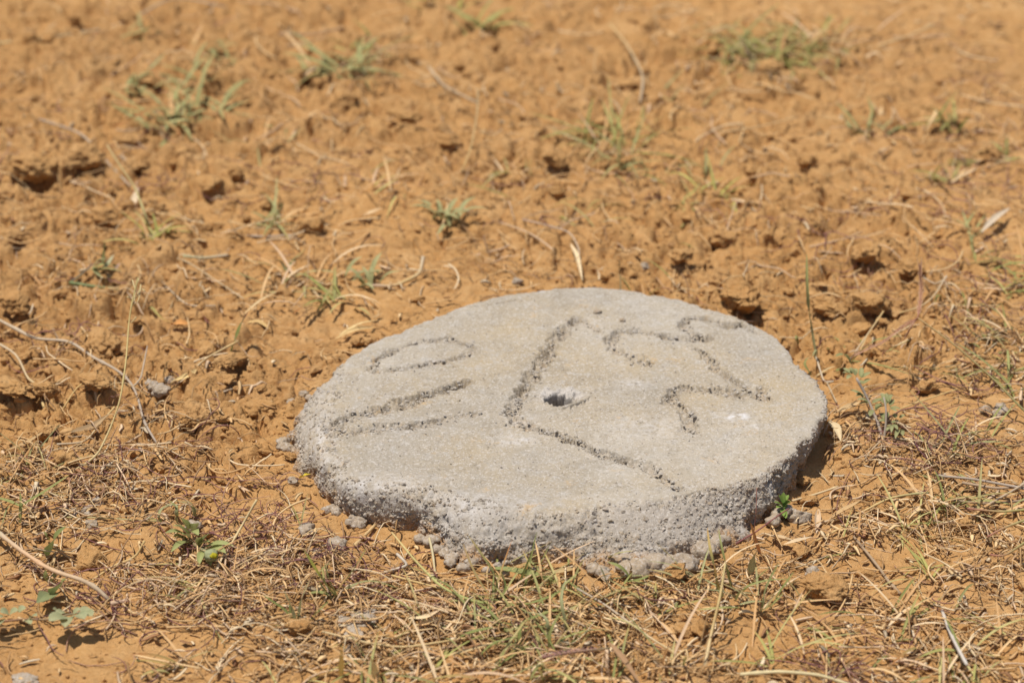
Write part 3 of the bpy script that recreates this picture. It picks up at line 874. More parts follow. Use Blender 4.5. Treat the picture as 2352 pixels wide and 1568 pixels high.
# ---- single straws, stems and sticks traced from the picture
pale, grey = (.58, .46, .32), (.44, .355, .28)
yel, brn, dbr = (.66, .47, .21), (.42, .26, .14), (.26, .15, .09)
stalks = [  # label, name, path (u, v, height), radius start, end, colours
 ('long thick pale stem curving down across the left ground', 'dry_stalk', [(-30,745,.010),(40,755,.012),(80,765,.013),(160,785,.015),(215,815,.016),(262,850,.014),(300,895,.010),(318,930,.007),(330,965,.005),(362,1020,.004)], .0024, .0016, [pale, grey]),
 ('straw bent down at the left edge below the thick pale stem', 'dry_straw', [(-20,765,.02),(40,815,.018),(62,850,.015),(85,885,.011),(106,940,.003)], .0017, .0016, [pale, yel]),
 ('straw lying forked under the tall seed stalk at left', 'dry_straw', [(264,934,.012),(232,975,.010),(202,1007,.006),(187,1017,.005),(132,1036,.003)], .0014, .0014, [yel, pale]),
 ('short thin twig standing right of the curved pale stem', 'dry_twig', [(340,822,.02),(322,860,.014),(305,915,.003)], .0010, .0014, [grey, pale]),
 ('thin straw crossing over the clods left of the pale stem', 'dry_straw', [(230,838,.014),(176,884,.012),(141,942,.003)], .0010, .0011, [yel]),
 ('long yellow straw rising from the curled dry leaf left of the slab', 'dry_straw', [(548,786,.016),(469,819,.014),(416,848,.008),(390,872,.003)], .0016, .0012, [yel, pale]),
 ('straw lying flat above the red tipped blade at left', 'dry_straw', [(374,686,.006),(430,698,.006),(496,713,.004)], .0012, .0012, [pale]),
 ('short straw pointing at the slab above the flat topped clod', 'dry_straw', [(514,897,.004),(565,886,.006),(620,875,.006)], .0012, .0011, [pale]),
 ('thick tan stalk arching over bare soil at the lower left', 'dry_stalk', [(-20,1210,.02),(46,1261,.022),(100,1298,.020),(137,1316,.018),(183,1329,.020),(225,1350,.016),(250,1378,.006)], .0029, .0026, [pale, (.66,.42,.24), pale]),
 ('short broken stalk piece at the end of the thick tan stalk', 'dry_stalk', [(254,1386,.004),(292,1379,.005)], .0027, .0026, [(.6,.42,.28)]),
 ('dark brown strand crossing bare soil at the lower left', 'dry_strand', [(231,1404,.003),(250,1424,.003),(268,1441,.003),(316,1459,.002)], .0015, .0010, [dbr]),  # thin dark brown strand laid along the soil
 ('straight straw leaning up from the flowering herb', 'dry_straw', [(523,1263,.002),(557,1204,.022),(590,1149,.045)], .0017, .0014, [(.72,.56,.30)]),
 ('straw with a bent upright end at lower left', 'dry_straw', [(332,1242,.022),(313,1277,.006),(262,1298,.004),(213,1331,.003)], .0015, .0013, [yel]),
 ('pale thin stem lying level below the flowering herb', 'dry_straw', [(274,1296,.004),(350,1294,.005),(452,1298,.004)], .0011, .0012, [pale, (.55,.42,.38)]),
 ('long thin greenish straw level across the lower left soil', 'dry_straw', [(150,1187,.005),(231,1191,.006),(300,1193,.006),(372,1197,.004)], .0009, .0008, [(.52,.46,.22)]),
 ('straw with a bent elbow behind the grey leaved seedling, lying right', 'dry_straw', [(2174,634,.03),(2148,676,.026),(2121,700,.02),(2052,728,.004)], .0014, .0012, [pale, yel]),
 ('thin straw joined at the elbow by the reddish seed head', 'dry_straw', [(2121,634,.028),(2150,636,.03),(2176,635,.03)], .0010, .0010, [pale]),
 ('straw leaning behind the right edge of the slab', 'dry_straw', [(2029,719,.03),(1996,765,.018),(1953,823,.003)], .0014, .0012, [yel, pale]),
 ('thin yellow straw reaching right from the grey leaved seedling', 'dry_straw', [(2070,938,.004),(2110,922,.008),(2200,893,.010)], .0011, .0009, [yel]),
 ('straw pointing down the right flank of the slab', 'dry_straw', [(1873,850,.004),(1893,880,.004),(1915,876,.006)], .0016, .0014, [pale]),
 ('dry stem hugging the right edge of the slab', 'dry_straw', [(1900,878,.005),(1912,905,.004),(1922,925,.003)], .0014, .0011, [(.5,.38,.24)]),
 ('long straw lying just right of the green seedling at the slab corner', 'dry_straw', [(1820,1150,.004),(1870,1136,.006),(1925,1118,.006)], .0016, .0014, [(.72,.55,.32)]),
 ('long bent stem lying to the right past the slab corner', 'dry_stalk', [(1885,1199,.004),(1966,1179,.008),(2042,1143,.014),(2085,1137,.016),(2133,1134,.016)], .0018, .0012, [pale, yel, (.45,.42,.2)]),
 ('straw lying below the pale dead leaf at lower right', 'dry_straw', [(1873,1241,.003),(1936,1210,.006),(1996,1178,.010)], .0014, .0010, [yel]),
 ('brown diagonal stick on bare soil at lower right', 'dry_twig', [(1961,1232,.006),(1996,1274,.006),(2027,1313,.005),(2039,1334,.004),(2068,1363,.003)], .0017, .0020, [(.42,.30,.19)]),
 ('bleached white stick leaning at the lower right corner', 'dry_twig', [(2164,1401,.004),(2179,1441,.014),(2197,1487,.022),(2221,1525,.028)], .0020, .0022, [(.58,.50,.41), (.64,.57,.49)]),
 ('tall straw stem rising over the tuft in front of the slab', 'dry_stalk', [(1619,1530,.0),(1635,1448,.025),(1654,1371,.050),(1666,1294,.075)], .0022, .0013, [(.74,.58,.34), yel, (.62,.5,.24)]),
 ('long straw slanting over bare soil at the bottom centre', 'dry_straw', [(1325,1352,.010),(1387,1387,.012),(1440,1425,.012),(1499,1469,.012),(1583,1517,.006)], .0014, .0013, [grey, pale, yel]),
 ('long yellow green stem slanting toward the front of the slab', 'dry_stalk', [(900,1226,.030),(955,1288,.024),(1014,1349,.016),(1087,1382,.010),(1140,1388,.004)], .0013, .0020, [(.66,.48,.22),(.5,.46,.18),(.36,.38,.14)]),
 ('straw lying under the yellow green stem at the front', 'dry_straw', [(900,1320,.010),(960,1337,.012),(1018,1352,.012)], .0014, .0012, [yel]),
 ('bleached hooked twig in front of the left foot of the slab', 'dry_twig', [(912,1272,.014),(924,1283,.014),(938,1298,.010),(905,1308,.006),(874,1318,.004)], .0020, .0016, [(.62,.53,.42)]),
 ('thick straw under the left front foot of the slab', 'dry_straw', [(861,1206,.004),(838,1229,.005),(815,1252,.004)], .0024, .0022, [(.60,.41,.20)]),
 ('long dry stem bowed along the bottom of the ground', 'dry_stalk', [(740,1447,.006),(838,1475,.010),(926,1487,.012),(1014,1469,.012),(1090,1462,.006)], .0015, .0013, [(.6,.46,.26), yel]),
 ('pale straw piece lying on the foot of the slab front', 'dry_straw', [(986,1235,.016),(994,1270,.010),(1000,1320,.002)], .0016, .0015, [(.6,.5,.3)]),
 ('pale stem across the bottom right of the ground', 'dry_stalk', [(1700,1548,.02),(1790,1542,.022),(1885,1549,.018),(1960,1575,.01)], .0024, .0020, [(.72,.6,.34)]),
 ('grey twig in the pile at the right edge, topmost', 'dry_twig', [(2150,1092,.012),(2230,1098,.016),(2370,1125,.016)], .0018, .0016, [grey]),
 ('brown twig in the pile at the right edge, second', 'dry_twig', [(2210,1108,.012),(2290,1122,.014),(2375,1118,.012)], .0019, .0015, [(.46,.33,.22)]),
 ('dark twig in the pile at the right edge, lowest', 'dry_twig', [(2190,1152,.006),(2270,1160,.010),(2380,1140,.010)], .0017, .0016, [(.36,.26,.18)]),
 ('slanting twig over the pile at the right edge', 'dry_twig', [(2250,1170,.010),(2320,1130,.020),(2380,1096,.024)], .0018, .0013, [(.5,.38,.26)]),
 ('long thin straw lying level in the upper right background', 'dry_straw', [(1650,304,.01),(1740,290,.012),(1830,272,.012)], .0018, .0010, [(.72,.5,.26)]),
 ('blurred straw slanting at the top right', 'dry_straw', [(1995,112,.012),(2080,85,.016),(2150,55,.02)], .0020, .0014, [(.72,.52,.28)]),
 ('bent pale stalk in the upper middle background', 'dry_straw', [(1470,235,.004),(1480,190,.012),(1440,120,.014),(1400,60,.016)], .0020, .0014, [pale, yel]),
 ('thin curved stem upright in the middle background', 'dry_straw', [(1060,392,.003),(1082,320,.03),(1097,250,.05),(1097,200,.07)], .0012, .0008, [yel, (.6,.5,.3)]),
 ('stalk pointing down toward the thin curved stem', 'dry_straw', [(985,155,.014),(1020,190,.014),(1060,225,.010),(1095,255,.006)], .0019, .0015, [pale]),
 ('grey twig lying level in the left middle ground', 'dry_twig', [(565,538,.006),(620,540,.006),(690,538,.006),(720,518,.006)], .0018, .0014, [grey, pale]),
 ('green white straw section lying at left', 'dry_straw', [(420,588,.006),(470,590,.006),(524,588,.006)], .0022, .0022, [(.5,.46,.26), pale]),
 ('long thin straw slanting from the left middle ground to the seeding tuft', 'dry_straw', [(380,570,.01),(430,600,.012),(500,640,.010),(560,690,.006)], .0011, .0010, [(.6,.46,.28)]),
 ('elbowed dead stem behind the slab on the left side', 'dry_stalk', [(845,655,.004),(905,658,.006),(965,630,.010),(972,590,.024)], .0022, .0028, [(.55,.4,.3), yel, pale]),
 ('long thin stem ending in a hanging husk behind the slab', 'dry_stalk', [(1200,502,.012),(1270,525,.012),(1310,545,.012),(1330,570,.010),(1330,600,.006)], .0014, .0012, [(.55,.4,.3), pale]),
 ('dark dead branch lying across the upper left background', 'dry_twig', [(640,102,.006),(720,85,.010),(790,72,.012)], .0022, .0014, [(.40,.27,.18)]),
 ('long pale branch at the top left', 'dry_twig', [(-10,110,.006),(150,82,.010),(280,50,.012),(400,18,.012),(520,12,.012)], .0018, .0014, [(.5,.45,.25), pale, grey]),
 ('pale stalk slanting through the upper left background', 'dry_twig', [(90,275,.006),(190,320,.008),(240,370,.010),(300,430,.010)], .0018, .0015, [grey, pale]),
 ('thin dark upright stem at the back edge of the slab', 'dry_stalk', [(1428,668,.004),(1424,630,.03),(1423,590,.05)], .0010, .0008, [(.3,.24,.12)]),
 ('thin dry stem leaning at the front right of the slab', 'dry_stalk', [(1730,1240,.004),(1737,1170,.04),(1738,1120,.06)], .0006, .0005, [(.3,.14,.11)]),
 ('purple stem crossing the front right foot of the slab', 'dry_stalk', [(1690,1248,.01),(1740,1222,.02),(1785,1185,.03),(1812,1168,.03)], .0010, .0009, [(.28,.11,.10)]),
]
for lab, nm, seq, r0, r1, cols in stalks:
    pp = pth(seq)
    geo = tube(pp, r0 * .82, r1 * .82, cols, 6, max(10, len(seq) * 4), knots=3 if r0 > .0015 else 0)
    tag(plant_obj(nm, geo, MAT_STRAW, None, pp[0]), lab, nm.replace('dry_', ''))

# ---- dead flat leaves and husks
deads = [
 ('curled straw coloured dead leaf left of the slab', [(380,893,.004),(405,880,.010),(430,858,.014),(455,834,.012)], .0085, [(.62,.45,.20),(.68,.5,.24)]),
 ('pale dead leaf lying upright right of the slab corner', [(1880,1172,.006),(1876,1195,.006),(1874,1224,.004)], .0075, [(.58,.41,.25),(.62,.48,.35)]),
 ('tan curled husk on the soil right of the slab corner', [(1905,1192,.004),(1935,1178,.012),(1960,1158,.016),(1977,1148,.014)], .008, [(.56,.38,.19)]),
 ('ragged pale husk lying below the slab corner', [(1800,1250,.010),(1830,1243,.014),(1870,1232,.010)], .008, [(.62,.46,.28),(.7,.55,.36)]),
 ('second ragged husk just left of the ragged pale one', [(1770,1232,.008),(1800,1240,.012),(1840,1248,.008)], .009, [(.6,.44,.26)]),
 ('pale husk against the right flank of the slab', [(1905,968,.004),(1925,985,.010),(1932,1010,.004)], .010, [(.66,.52,.32)]),
 ('folded dead leaf right of the slab and left of the seedling', [(1915,950,.004),(1940,940,.008),(1975,923,.010)], .0085, [(.6,.42,.22)]),
 ('fibrous dry bundle lying at the bottom centre', [(1000,1512,.008),(1080,1494,.014),(1175,1463,.014)], .006, [(.58,.42,.22),(.66,.5,.26)]),
 ('white shredded husk in the grass at the bottom centre', [(935,1420,.012),(975,1422,.018),(1010,1400,.014)], .006, [(.74,.6,.36),(.7,.5,.3)]),
 ('second shredded husk in the grass at bottom centre', [(950,1436,.008),(985,1430,.014),(1010,1418,.008)], .005, [(.7,.52,.28)]),
 ('upright dry blade at the bottom edge left of centre', [(783,1560,.0),(784,1520,.03),(784,1485,.05)], .0055, [(.7,.55,.2)]),
 ('bleached dry blade arching at the bottom edge', [(865,1575,.002),(858,1530,.03),(840,1487,.055)], .0075, [(.66,.56,.3)]),
 ('hanging pale husk at the back edge of the slab', [(1310,565,.012),(1325,590,.012),(1338,645,.004)], .006, [(.72,.56,.34)]),
 ('orange dead leaf lying left of the red tipped blade', [(395,752,.006),(412,748,.010),(436,745,.006)], .012, [(.62,.30,.10)]),
 ('tan boat shaped dead leaf on soil left of the slab', [(570,770,.004),(595,760,.008),(618,752,.006)], .009, [(.62,.42,.18)]),
 ('grey dead leaf on the ground at the right edge', [(2255,530,.012),(2285,500,.02),(2320,478,.014)], .010, [(.56,.46,.34)]),
 ('pale dry leaf fan behind the slab on the left', [(780,765,.006),(830,742,.012),(880,735,.010)], .005, [(.68,.52,.26)]),
 ('second leaf of the pale dry fan behind the slab', [(770,775,.004),(815,758,.010),(860,752,.006)], .007, [(.64,.46,.22)]),
 ('wide pale dead leaf in the left middle ground', [(560,720,.006),(600,690,.010),(640,668,.010)], .004, [(.66,.5,.28)]),
 ('straw coloured leaf scrap on soil in the centre', [(822,500,.004),(850,492,.010),(878,478,.008)], .009, [(.72,.52,.3)]),
 ('pale leaf scrap in the upper left background', [(295,472,.006),(303,455,.012),(318,430,.012)], .010, [(.72,.58,.4)]),
 ('brown blade scrap at the bottom edge right of centre', [(1399,1476,.03),(1435,1520,.025),(1472,1572,.01)], .007, [(.36,.22,.12)]),
 ('brown striped dead blade lying left of the slab foot', [(15,1032,.006),(60,1010,.010),(110,985,.008)], .006, [(.5,.34,.17)]),
 ('long pale dead blade in the left straw heap', [(165,1010,.004),(210,985,.008),(250,968,.008)], .010, [(.42,.29,.16)]),
 ('yellow leaf sliver at the left foot of the slab', [(688,1098,.008),(700,1092,.014),(714,1088,.012)], .005, [(.66,.52,.06)]),
]
for lab, seq, w, cols in deads:
    pp = pth(seq)
    geo = ribbon(pp, w, cols, 10, random.uniform(.3, .8), 'lance', random.uniform(-.8, .8))
    tag(plant_obj('dead_leaf', geo, MAT_STRAW, None, pp[0]), lab, 'dead leaf')

# ---- grass tufts
def blade_path(base, az, length, e0, curl, n=8):
    pts = [np.array(base, float)]; e = e0
    for k in range(n):
        d = np.array([math.cos(az) * math.cos(e), math.sin(az) * math.cos(e), math.sin(e)])
        pts.append(pts[-1] + d * length / n); e -= curl / n
    pts = np.array(pts)
    g = gh(pts[:, 0], pts[:, 1]) + .0015
    pts[1:, 2] = np.maximum(pts[1:, 2], g[1:])
    return pts

GREY_GREEN = [(.36, .35, .17), (.32, .32, .15), (.40, .38, .19)]
YELLOW_GREEN = [(.44, .42, .14), (.40, .39, .13), (.50, .45, .19)]
OLIVE = [(.30, .295, .10), (.35, .33, .12), (.32, .31, .13), (.44, .38, .17)]
PAL = {'g': GREEN, 'y': YELLOW_GREEN, 's': GREY_GREEN, 'o': OLIVE}

def tuft(u, v, label, n=10, L=.055, w=.0032, pal='g', dry=.25, flat=.5, spread=.006, az=None, group=None, name='grass_tuft'):
    b = G(u, v)
    if v < 700: w, spread, n, dry, flat = w * .82, spread * 1.6, int(n * 1.6), min(.9, dry + .05), min(.75, flat + .1)
    r = root(name, b, label, 'grass tuft', group)
    n = int(n * 1.3)
    for i in range(n):
        a = random.uniform(0, 6.28) if az is None else random.gauss(az[0], az[1])
        le = 1.25 * L * random.uniform(.5, 1.15)
        q = b + np.array([random.gauss(0, spread), random.gauss(0, spread), 0]); q[2] = float(gh(q[0], q[1])) - .001
        e0 = random.uniform(.35, 1.35) * (1 - flat * .55)
        pt = blade_path(q, a, le, e0, random.uniform(.2, 1.5) * (.4 + flat))
        col = np.array(random.choice(PAL[pal])) * random.uniform(.85, 1.18) * ((1.06, 1.05, .96) if v < 700 else (1, 1, 1))
        cols = [col * 1.1, col, col]
        k = random.random()
        if k < dry: cols = [np.array(random.choice(STRAW))] * 2
        elif k < dry + .22: cols = [col, col * 1.05, (.50, .36, .14)]
        elif k < dry + .30: cols = [col, (.42, .30, .12), (.45, .17, .06)]
        geo = ribbon(pt, w * random.uniform(.8, 1.3) * (.72 if v > 760 else 1), cols, 8, random.uniform(.2, .55), 'blade', random.uniform(-.7, .7))
        plant_obj('blade', geo, MAT_LEAF, r, b)
    return r

# explicit blades for tufts that stand out: list of blade paths in picture coordinates
def tuft_paths(base, label, blades, w, cols=None, name='grass_tuft', cat='grass tuft', shape='blade', group=None, fold=.35, part='blade'):
    b = G(*base)
    r = root(name, b, label, cat, group)
    for bl in blades:
        seq, ww, cc = (bl + (None, None))[:3] if isinstance(bl, tuple) else (bl, None, None)
        col = np.array(random.choice(GREEN)) if cc is None else np.asarray(cc, float)
        col = col.reshape(-1, 3)
        geo = ribbon(pth(seq), ww or w, list(col), 9, fold, shape, random.uniform(-.4, .4))
        plant_obj(part, geo, MAT_LEAF, r, b)
    return r

gL = (.32, .33, .12); gM = (.25, .275, .09); gY = (.46, .42, .16); gS = (.36, .36, .18)
tuft_paths((762, 1370), 'green tuft with two long blades in front of the left foot of the slab', [
    ([(770,1368,.001),(740,1330,.03),(715,1290,.05),(698,1262,.06)], .0050, [gM, gM, (.45,.42,.08), gM]),
    ([(770,1362,.001),(800,1325,.025),(825,1290,.045),(842,1266,.06)], .0048, [gM, gL]),
    ([(765,1375,.001),(735,1345,.015),(725,1320,.03),(760,1287,.04)], .0040, [gL]),
    ([(775,1370,.001),(755,1330,.03),(745,1290,.045)], .0030, [gL]),
    ([(780,1362,.001),(800,1345,.012),(850,1330,.014),(920,1352,.006)], .0030, [gS, gL]),
    ([(770,1372,.001),(735,1358,.008),(705,1361,.004)], .0055, [gL]),
    ([(772,1366,.001),(788,1335,.02),(800,1320,.02)], .0030, [(.5,.3,.13)]),
    ([(768,1368,.001),(745,1340,.018),(740,1300,.03)], .0030, [gY])], .004)
tuft_paths((683, 1431), 'green tuft of spread blades above the flat clod at lower left', [
    ([(676,1430,.001),(655,1400,.012),(630,1385,.02),(604,1365,.028)], .0042, [gM]),
    ([(680,1430,.001),(668,1390,.03),(652,1355,.045)], .0040, [gS]),
    ([(684,1430,.001),(690,1380,.035),(712,1326,.055)], .0034, [gS]),
    ([(704,1432,.001),(730,1405,.015),(755,1380,.025)], .0042, [gM]),
    ([(700,1434,.001),(665,1436,.004),(615,1437,.003)], .0030, [gY]),
    ([(672,1428,.001),(667,1405,.012),(665,1390,.016)], .0038, [gM])], .004)
tuft_paths((1131, 1380), 'dense green tuft at the front centre with stems over the slab foot', [
    ([(1130,1380,.001),(1150,1340,.025),(1120,1290,.05),(1073,1225,.075)], .0034, [gL, gL, (.55,.42,.18)]),
    ([(1135,1378,.001),(1105,1345,.02),(1080,1295,.04),(1063,1246,.06)], .0032, [(.55,.48,.2), (.7,.5,.24)]),
    ([(1190,1345,.001),(1205,1310,.03),(1225,1260,.06),(1233,1220,.075)], .0032, [gM]),
    ([(1200,1350,.001),(1215,1330,.02),(1245,1290,.045),(1262,1250,.06)], .0028, [gL]),
    ([(1140,1382,.001),(1165,1355,.012),(1150,1310,.03)], .0036, [gM]),
    ([(1135,1385,.001),(1080,1378,.012),(1020,1385,.006)], .0032, [gL, gY]),
    ([(1140,1384,.001),(1190,1392,.010),(1250,1380,.016),(1300,1350,.02)], .0036, [gM]),
    ([(1125,1382,.001),(1115,1395,.008),(1070,1418,.004)], .0030, [gY])], .0036)
tuft_paths((1262, 1420), 'long bladed green tuft at the bottom centre', [
    ([(1195,1490,.001),(1190,1440,.02),(1215,1420,.02),(1265,1405,.02)], .0040, [gM]),
    ([(1262,1480,.001),(1258,1430,.03),(1255,1408,.035),(1200,1408,.03)], .0044, [gS]),
    ([(1262,1490,.001),(1262,1450,.02),(1290,1400,.04)], .0042, [gL]),
    ([(1300,1455,.001),(1297,1420,.02),(1285,1380,.035),(1300,1340,.04)], .0038, [gS]),
    ([(1260,1495,.001),(1300,1460,.012),(1380,1445,.012),(1440,1455,.004)], .0040, [gL, gY]),
    ([(1040,1470,.001),(1085,1450,.015),(1135,1440,.02)], .0060, [gM]),
    ([(1090,1520,.001),(1130,1480,.02),(1200,1460,.02)], .0042, [gM])], .004)
tuft_paths((1690, 1375), 'wiry green tuft casting a spidery shadow in front of the slab right side', [
    ([(1690,1370,.01),(1660,1360,.025),(1612,1350,.03)], .0036, [gS]),
    ([(1690,1375,.01),(1700,1350,.03),(1760,1330,.04),(1820,1330,.03)], .0040, [gL]),
    ([(1750,1395,.01),(1760,1345,.035),(1790,1290,.06)], .0040, [gS, gM]),
    ([(1770,1398,.01),(1790,1360,.03),(1825,1310,.05)], .0040, [gM]),
    ([(1700,1388,.012),(1735,1380,.02),(1760,1382,.014)], .0048, [gS]),
    ([(1660,1370,.004),(1645,1335,.03),(1640,1290,.05)], .0042, [gL, (.5,.3,.1)]),
    ([(1650,1360,.004),(1640,1300,.04),(1628,1250,.06),(1625,1210,.07)], .0036, [gL, gY, (.55,.34,.12)]),
    ([(1680,1350,.004),(1668,1300,.04),(1655,1250,.06),(1650,1212,.07)], .0034, [gL]),
    ([(1740,1405,.006),(1775,1390,.02),(1800,1360,.03)], .0040, [gL]),
    ([(1705,1360,.008),(1730,1335,.03),(1770,1300,.045)], .0036, [gM]),
    ([(1700,1395,.01),(1660,1395,.02),(1600,1400,.014)], .0040, [gM, gY]),
    ([(1745,1270,.004),(1738,1250,.02),(1730,1225,.035),(1724,1200,.05)], .0050, [(.5,.22,.08), (.6,.3,.12)]),
    ([(1725,1320,.004),(1728,1290,.025),(1740,1262,.04)], .0085, [gS, (.34,.26,.12)]),
    ([(1640,1310,.004),(1600,1318,.02),(1570,1345,.008)], .0034, [gY, (.5,.26,.1)])], .0038)
tuft_paths((1452, 1326), 'small green tuft against the mortar spill at the slab front', [
    ([(1450,1330,.002),(1425,1300,.018),(1395,1290,.02)], .0058, [gM, gL]),
    ([(1448,1330,.002),(1450,1300,.02),(1440,1280,.03)], .0034, [(.4,.26,.12)]),
    ([(1440,1336,.002),(1470,1330,.010),(1492,1322,.012)], .0048, [gM]),
    ([(1412,1372,.001),(1392,1335,.025),(1378,1298,.04)], .0046, [gS]),
    ([(1390,1285,.005),(1415,1270,.02),(1455,1264,.025)], .0034, [gY]),
    ([(1450,1332,.002),(1500,1345,.008),(1515,1352,.004)], .0040, [gL, (.6,.44,.2)])], .0045)
tuft_paths((1263, 1322), 'broad flat green leaf tucked under the front foot of the slab', [
    ([(1270,1325,.004),(1210,1318,.012),(1170,1308,.014),(1125,1304,.008)], .0125, [gL, (.30,.33,.13)]),
    ([(1330,1300,.003),(1300,1310,.010),(1245,1318,.006)], .007, [(.55,.4,.2)])], .012, name='grass_plant', cat='grass')
tuft_paths((1874, 798), 'tall single thin green blade standing behind the right shoulder of the slab', [
    ([(1874,800,.0),(1863,750,.03),(1857,700,.06),(1853,650,.09),(1852,600,.115)], .0052, [gS, gL]),
    ([(1832,795,.0),(1829,780,.012),(1828,765,.02)], .004, [gL])], .005)
tuft_paths((1868, 845), 'small grass sprout at the right back edge of the slab', [
    ([(1868,848,.0),(1855,840,.012),(1845,818,.02),(1858,808,.02)], .0038, [gL]),
    ([(1870,848,.0),(1875,825,.02),(1866,808,.028)], .0034, [gS]),
    ([(1866,850,.0),(1850,846,.006),(1846,842,.005)], .007, [gM]),
    ([(1905,812,.0),(1900,798,.012),(1896,790,.018)], .0035, [gY]),
    ([(1874,850,.0),(1905,846,.006),(1920,842,.006)], .004, [(.6,.44,.22)])], .004)
tuft_paths((1950, 828), 'grass plant with long flat blades behind the grey leaved seedling', [
    ([(1950,826,.002),(2019,836,.014),(2079,856,.012),(2130,876,.002)], .0050, [gL, gL, gS]),
    ([(1955,822,.002),(2003,792,.03),(2072,777,.04)], .0040, [gM, gL]),
    ([(1955,830,.002),(1940,826,.014),(1920,818,.02)], .0095, [(.33,.36,.16)]),
    ([(1945,838,.002),(1925,848,.006),(1905,852,.002)], .007, [gM]),
    ([(1953,826,.002),(1975,800,.02),(1992,772,.03)], .0030, [(.6,.44,.22)])], .005)
tuft_paths((46, 1161), 'long forked green blade over the straw at the left edge', [
    ([(46,1200,.002),(48,1160,.02),(46,1130,.03)], .004, [gL]),
    ([(46,1162,.018),(100,1131,.03),(158,1091,.045)], .0048, [gM, gL]),
    ([(46,1162,.018),(20,1150,.02),(-20,1140,.016)], .005, [gL])], .0045)
tuft_paths((122, 1366), 'broad leaved grass shoot above the trailing vine at lower left', [
    ([(111,1276,.004),(118,1250,.02),(132,1230,.03),(152,1209,.04)], .018, [gM, (.26,.30,.11)]),
    ([(112,1240,.004),(107,1230,.01),(100,1219,.014)], .006, [gL]),
    ([(122,1364,.006),(135,1345,.02),(152,1327,.03)], .017, [(.23,.28,.10), gL]),
    ([(122,1362,.006),(105,1370,.018),(84,1384,.016)], .019, [(.27,.30,.14)]),
    ([(108,1335,.004),(104,1322,.012),(105,1308,.018)], .006, [gL]),
    ([(118,1338,.004),(124,1325,.012),(126,1312,.016)], .006, [gL])], .012, name='grass_shoot', cat='grass', shape='lance')
tuft_paths((420, 1190), 'arching blue green tuft behind the flowering herb', [
    ([(407,1200,.0),(400,1170,.02),(415,1165,.022),(395,1152,.02),(360,1172,.01)], .0036, [gS]),
    ([(448,1188,.0),(445,1165,.022),(425,1152,.03),(400,1150,.03)], .0044, [gS]),
    ([(408,1190,.0),(405,1160,.025),(385,1148,.025)], .0034, [gL]),
    ([(445,1190,.0),(450,1170,.018),(440,1152,.028),(418,1148,.03)], .0036, [gS]),
    ([(378,1205,.0),(365,1195,.012),(330,1188,.008)], .0034, [gL]),
    ([(372,1205,.0),(362,1180,.016),(372,1165,.02),(390,1162,.016)], .0036, [gS])], .0036)
tuft_paths((533, 802), 'single upright green blade with a purple tip left of the slab', [
    ([(531,804,.0),(542,775,.02),(556,740,.04),(571,703,.06)], .0062, [gM, gM, (.28,.12,.14)])], .006, name='grass_plant', cat='grass blade')
tuft_paths((445, 770), 'short rosy red blade right of the orange dead leaf', [
    ([(483,760,.0),(470,735,.02),(455,710,.035)], .0036, [(.42,.2,.16)])], .004, name='grass_plant', cat='grass blade')
tuft_paths((366, 728), 'curved green leaf with a dry orange end at left', [
    ([(343,705,.012),(350,722,.014),(370,732,.012),(395,742,.008)], .0042, [gL, (.4,.34,.12), (.5,.3,.1)])], .0045, name='grass_plant', cat='grass blade')
# seeding tuft lying at left with its straight green culm
r = tuft_paths((160, 650), 'green grass head with its straight culm lying at left', [
    ([(212,610,.014),(225,596,.022),(245,588,.026)], .007, [(.42,.42,.2),(.55,.5,.3)]),
    ([(212,610,.014),(235,602,.022),(262,592,.022)], .007, [(.40,.42,.19),(.5,.46,.3)]),
    ([(212,612,.014),(238,614,.018),(275,604,.020)], .007, [(.40,.42,.19),(.46,.3,.28)]),
    ([(212,612,.014),(240,616,.014),(280,620,.010)], .007, [(.36,.40,.16)]),
    ([(214,614,.010),(245,624,.010),(278,630,.006)], .007, [(.36,.40,.16)]),
    ([(236,612,.004),(238,590,.02),(240,555,.045)], .005, [gS, gL])], .007, name='grass_plant', cat='grass', part='spikelet')
b0 = np.array(r.location)
plant_obj('culm', tube(pth([(160,650,.006),(230,650,.007),(330,654,.006)]), .0022, .0020, [(.26,.31,.14),(.3,.33,.15)], 6, 10), MAT_LEAF, r, b0)
plant_obj('culm', tube(pth([(160,650,.006),(190,628,.010),(214,612,.014)]), .0014, .0012, [(.3,.3,.16),(.3,.2,.16)], 6, 8), MAT_LEAF, r, b0)

# the tall seed stalk at left
b0 = G(146, 1089)
r = root('seed_stalk', b0, 'tall thin straw seed stalk standing over the clods at left', 'seed stalk')
sp = pth([(146,1089,.004),(190,1068,.008),(223,1047,.014),(255,974,.040),(275,900,.060),(290,830,.080),(298,745,.105),(305,700,.118),(318,655,.130)])
plant_obj('stem', tube(sp, .0012, .0008, [(.62,.48,.26), (.58,.45,.2), (.52,.42,.18)], 6, 30, knots=3), MAT_STRAW, r, b0)
for (u0, v0, u1, v1) in ((306,715,292,682),(308,708,326,694),(311,692,332,668),(308,700,322,684),(300,730,312,714),(313,675,305,655)):
    plant_obj('spikelet', tube(pth([(u0,v0,.115),((u0+u1)/2+1,(v0+v1)/2-3,.12),(u1,v1,.124)]), .0005, .0009, [(.62,.5,.26)], 6, 7), MAT_STRAW, r, b0)

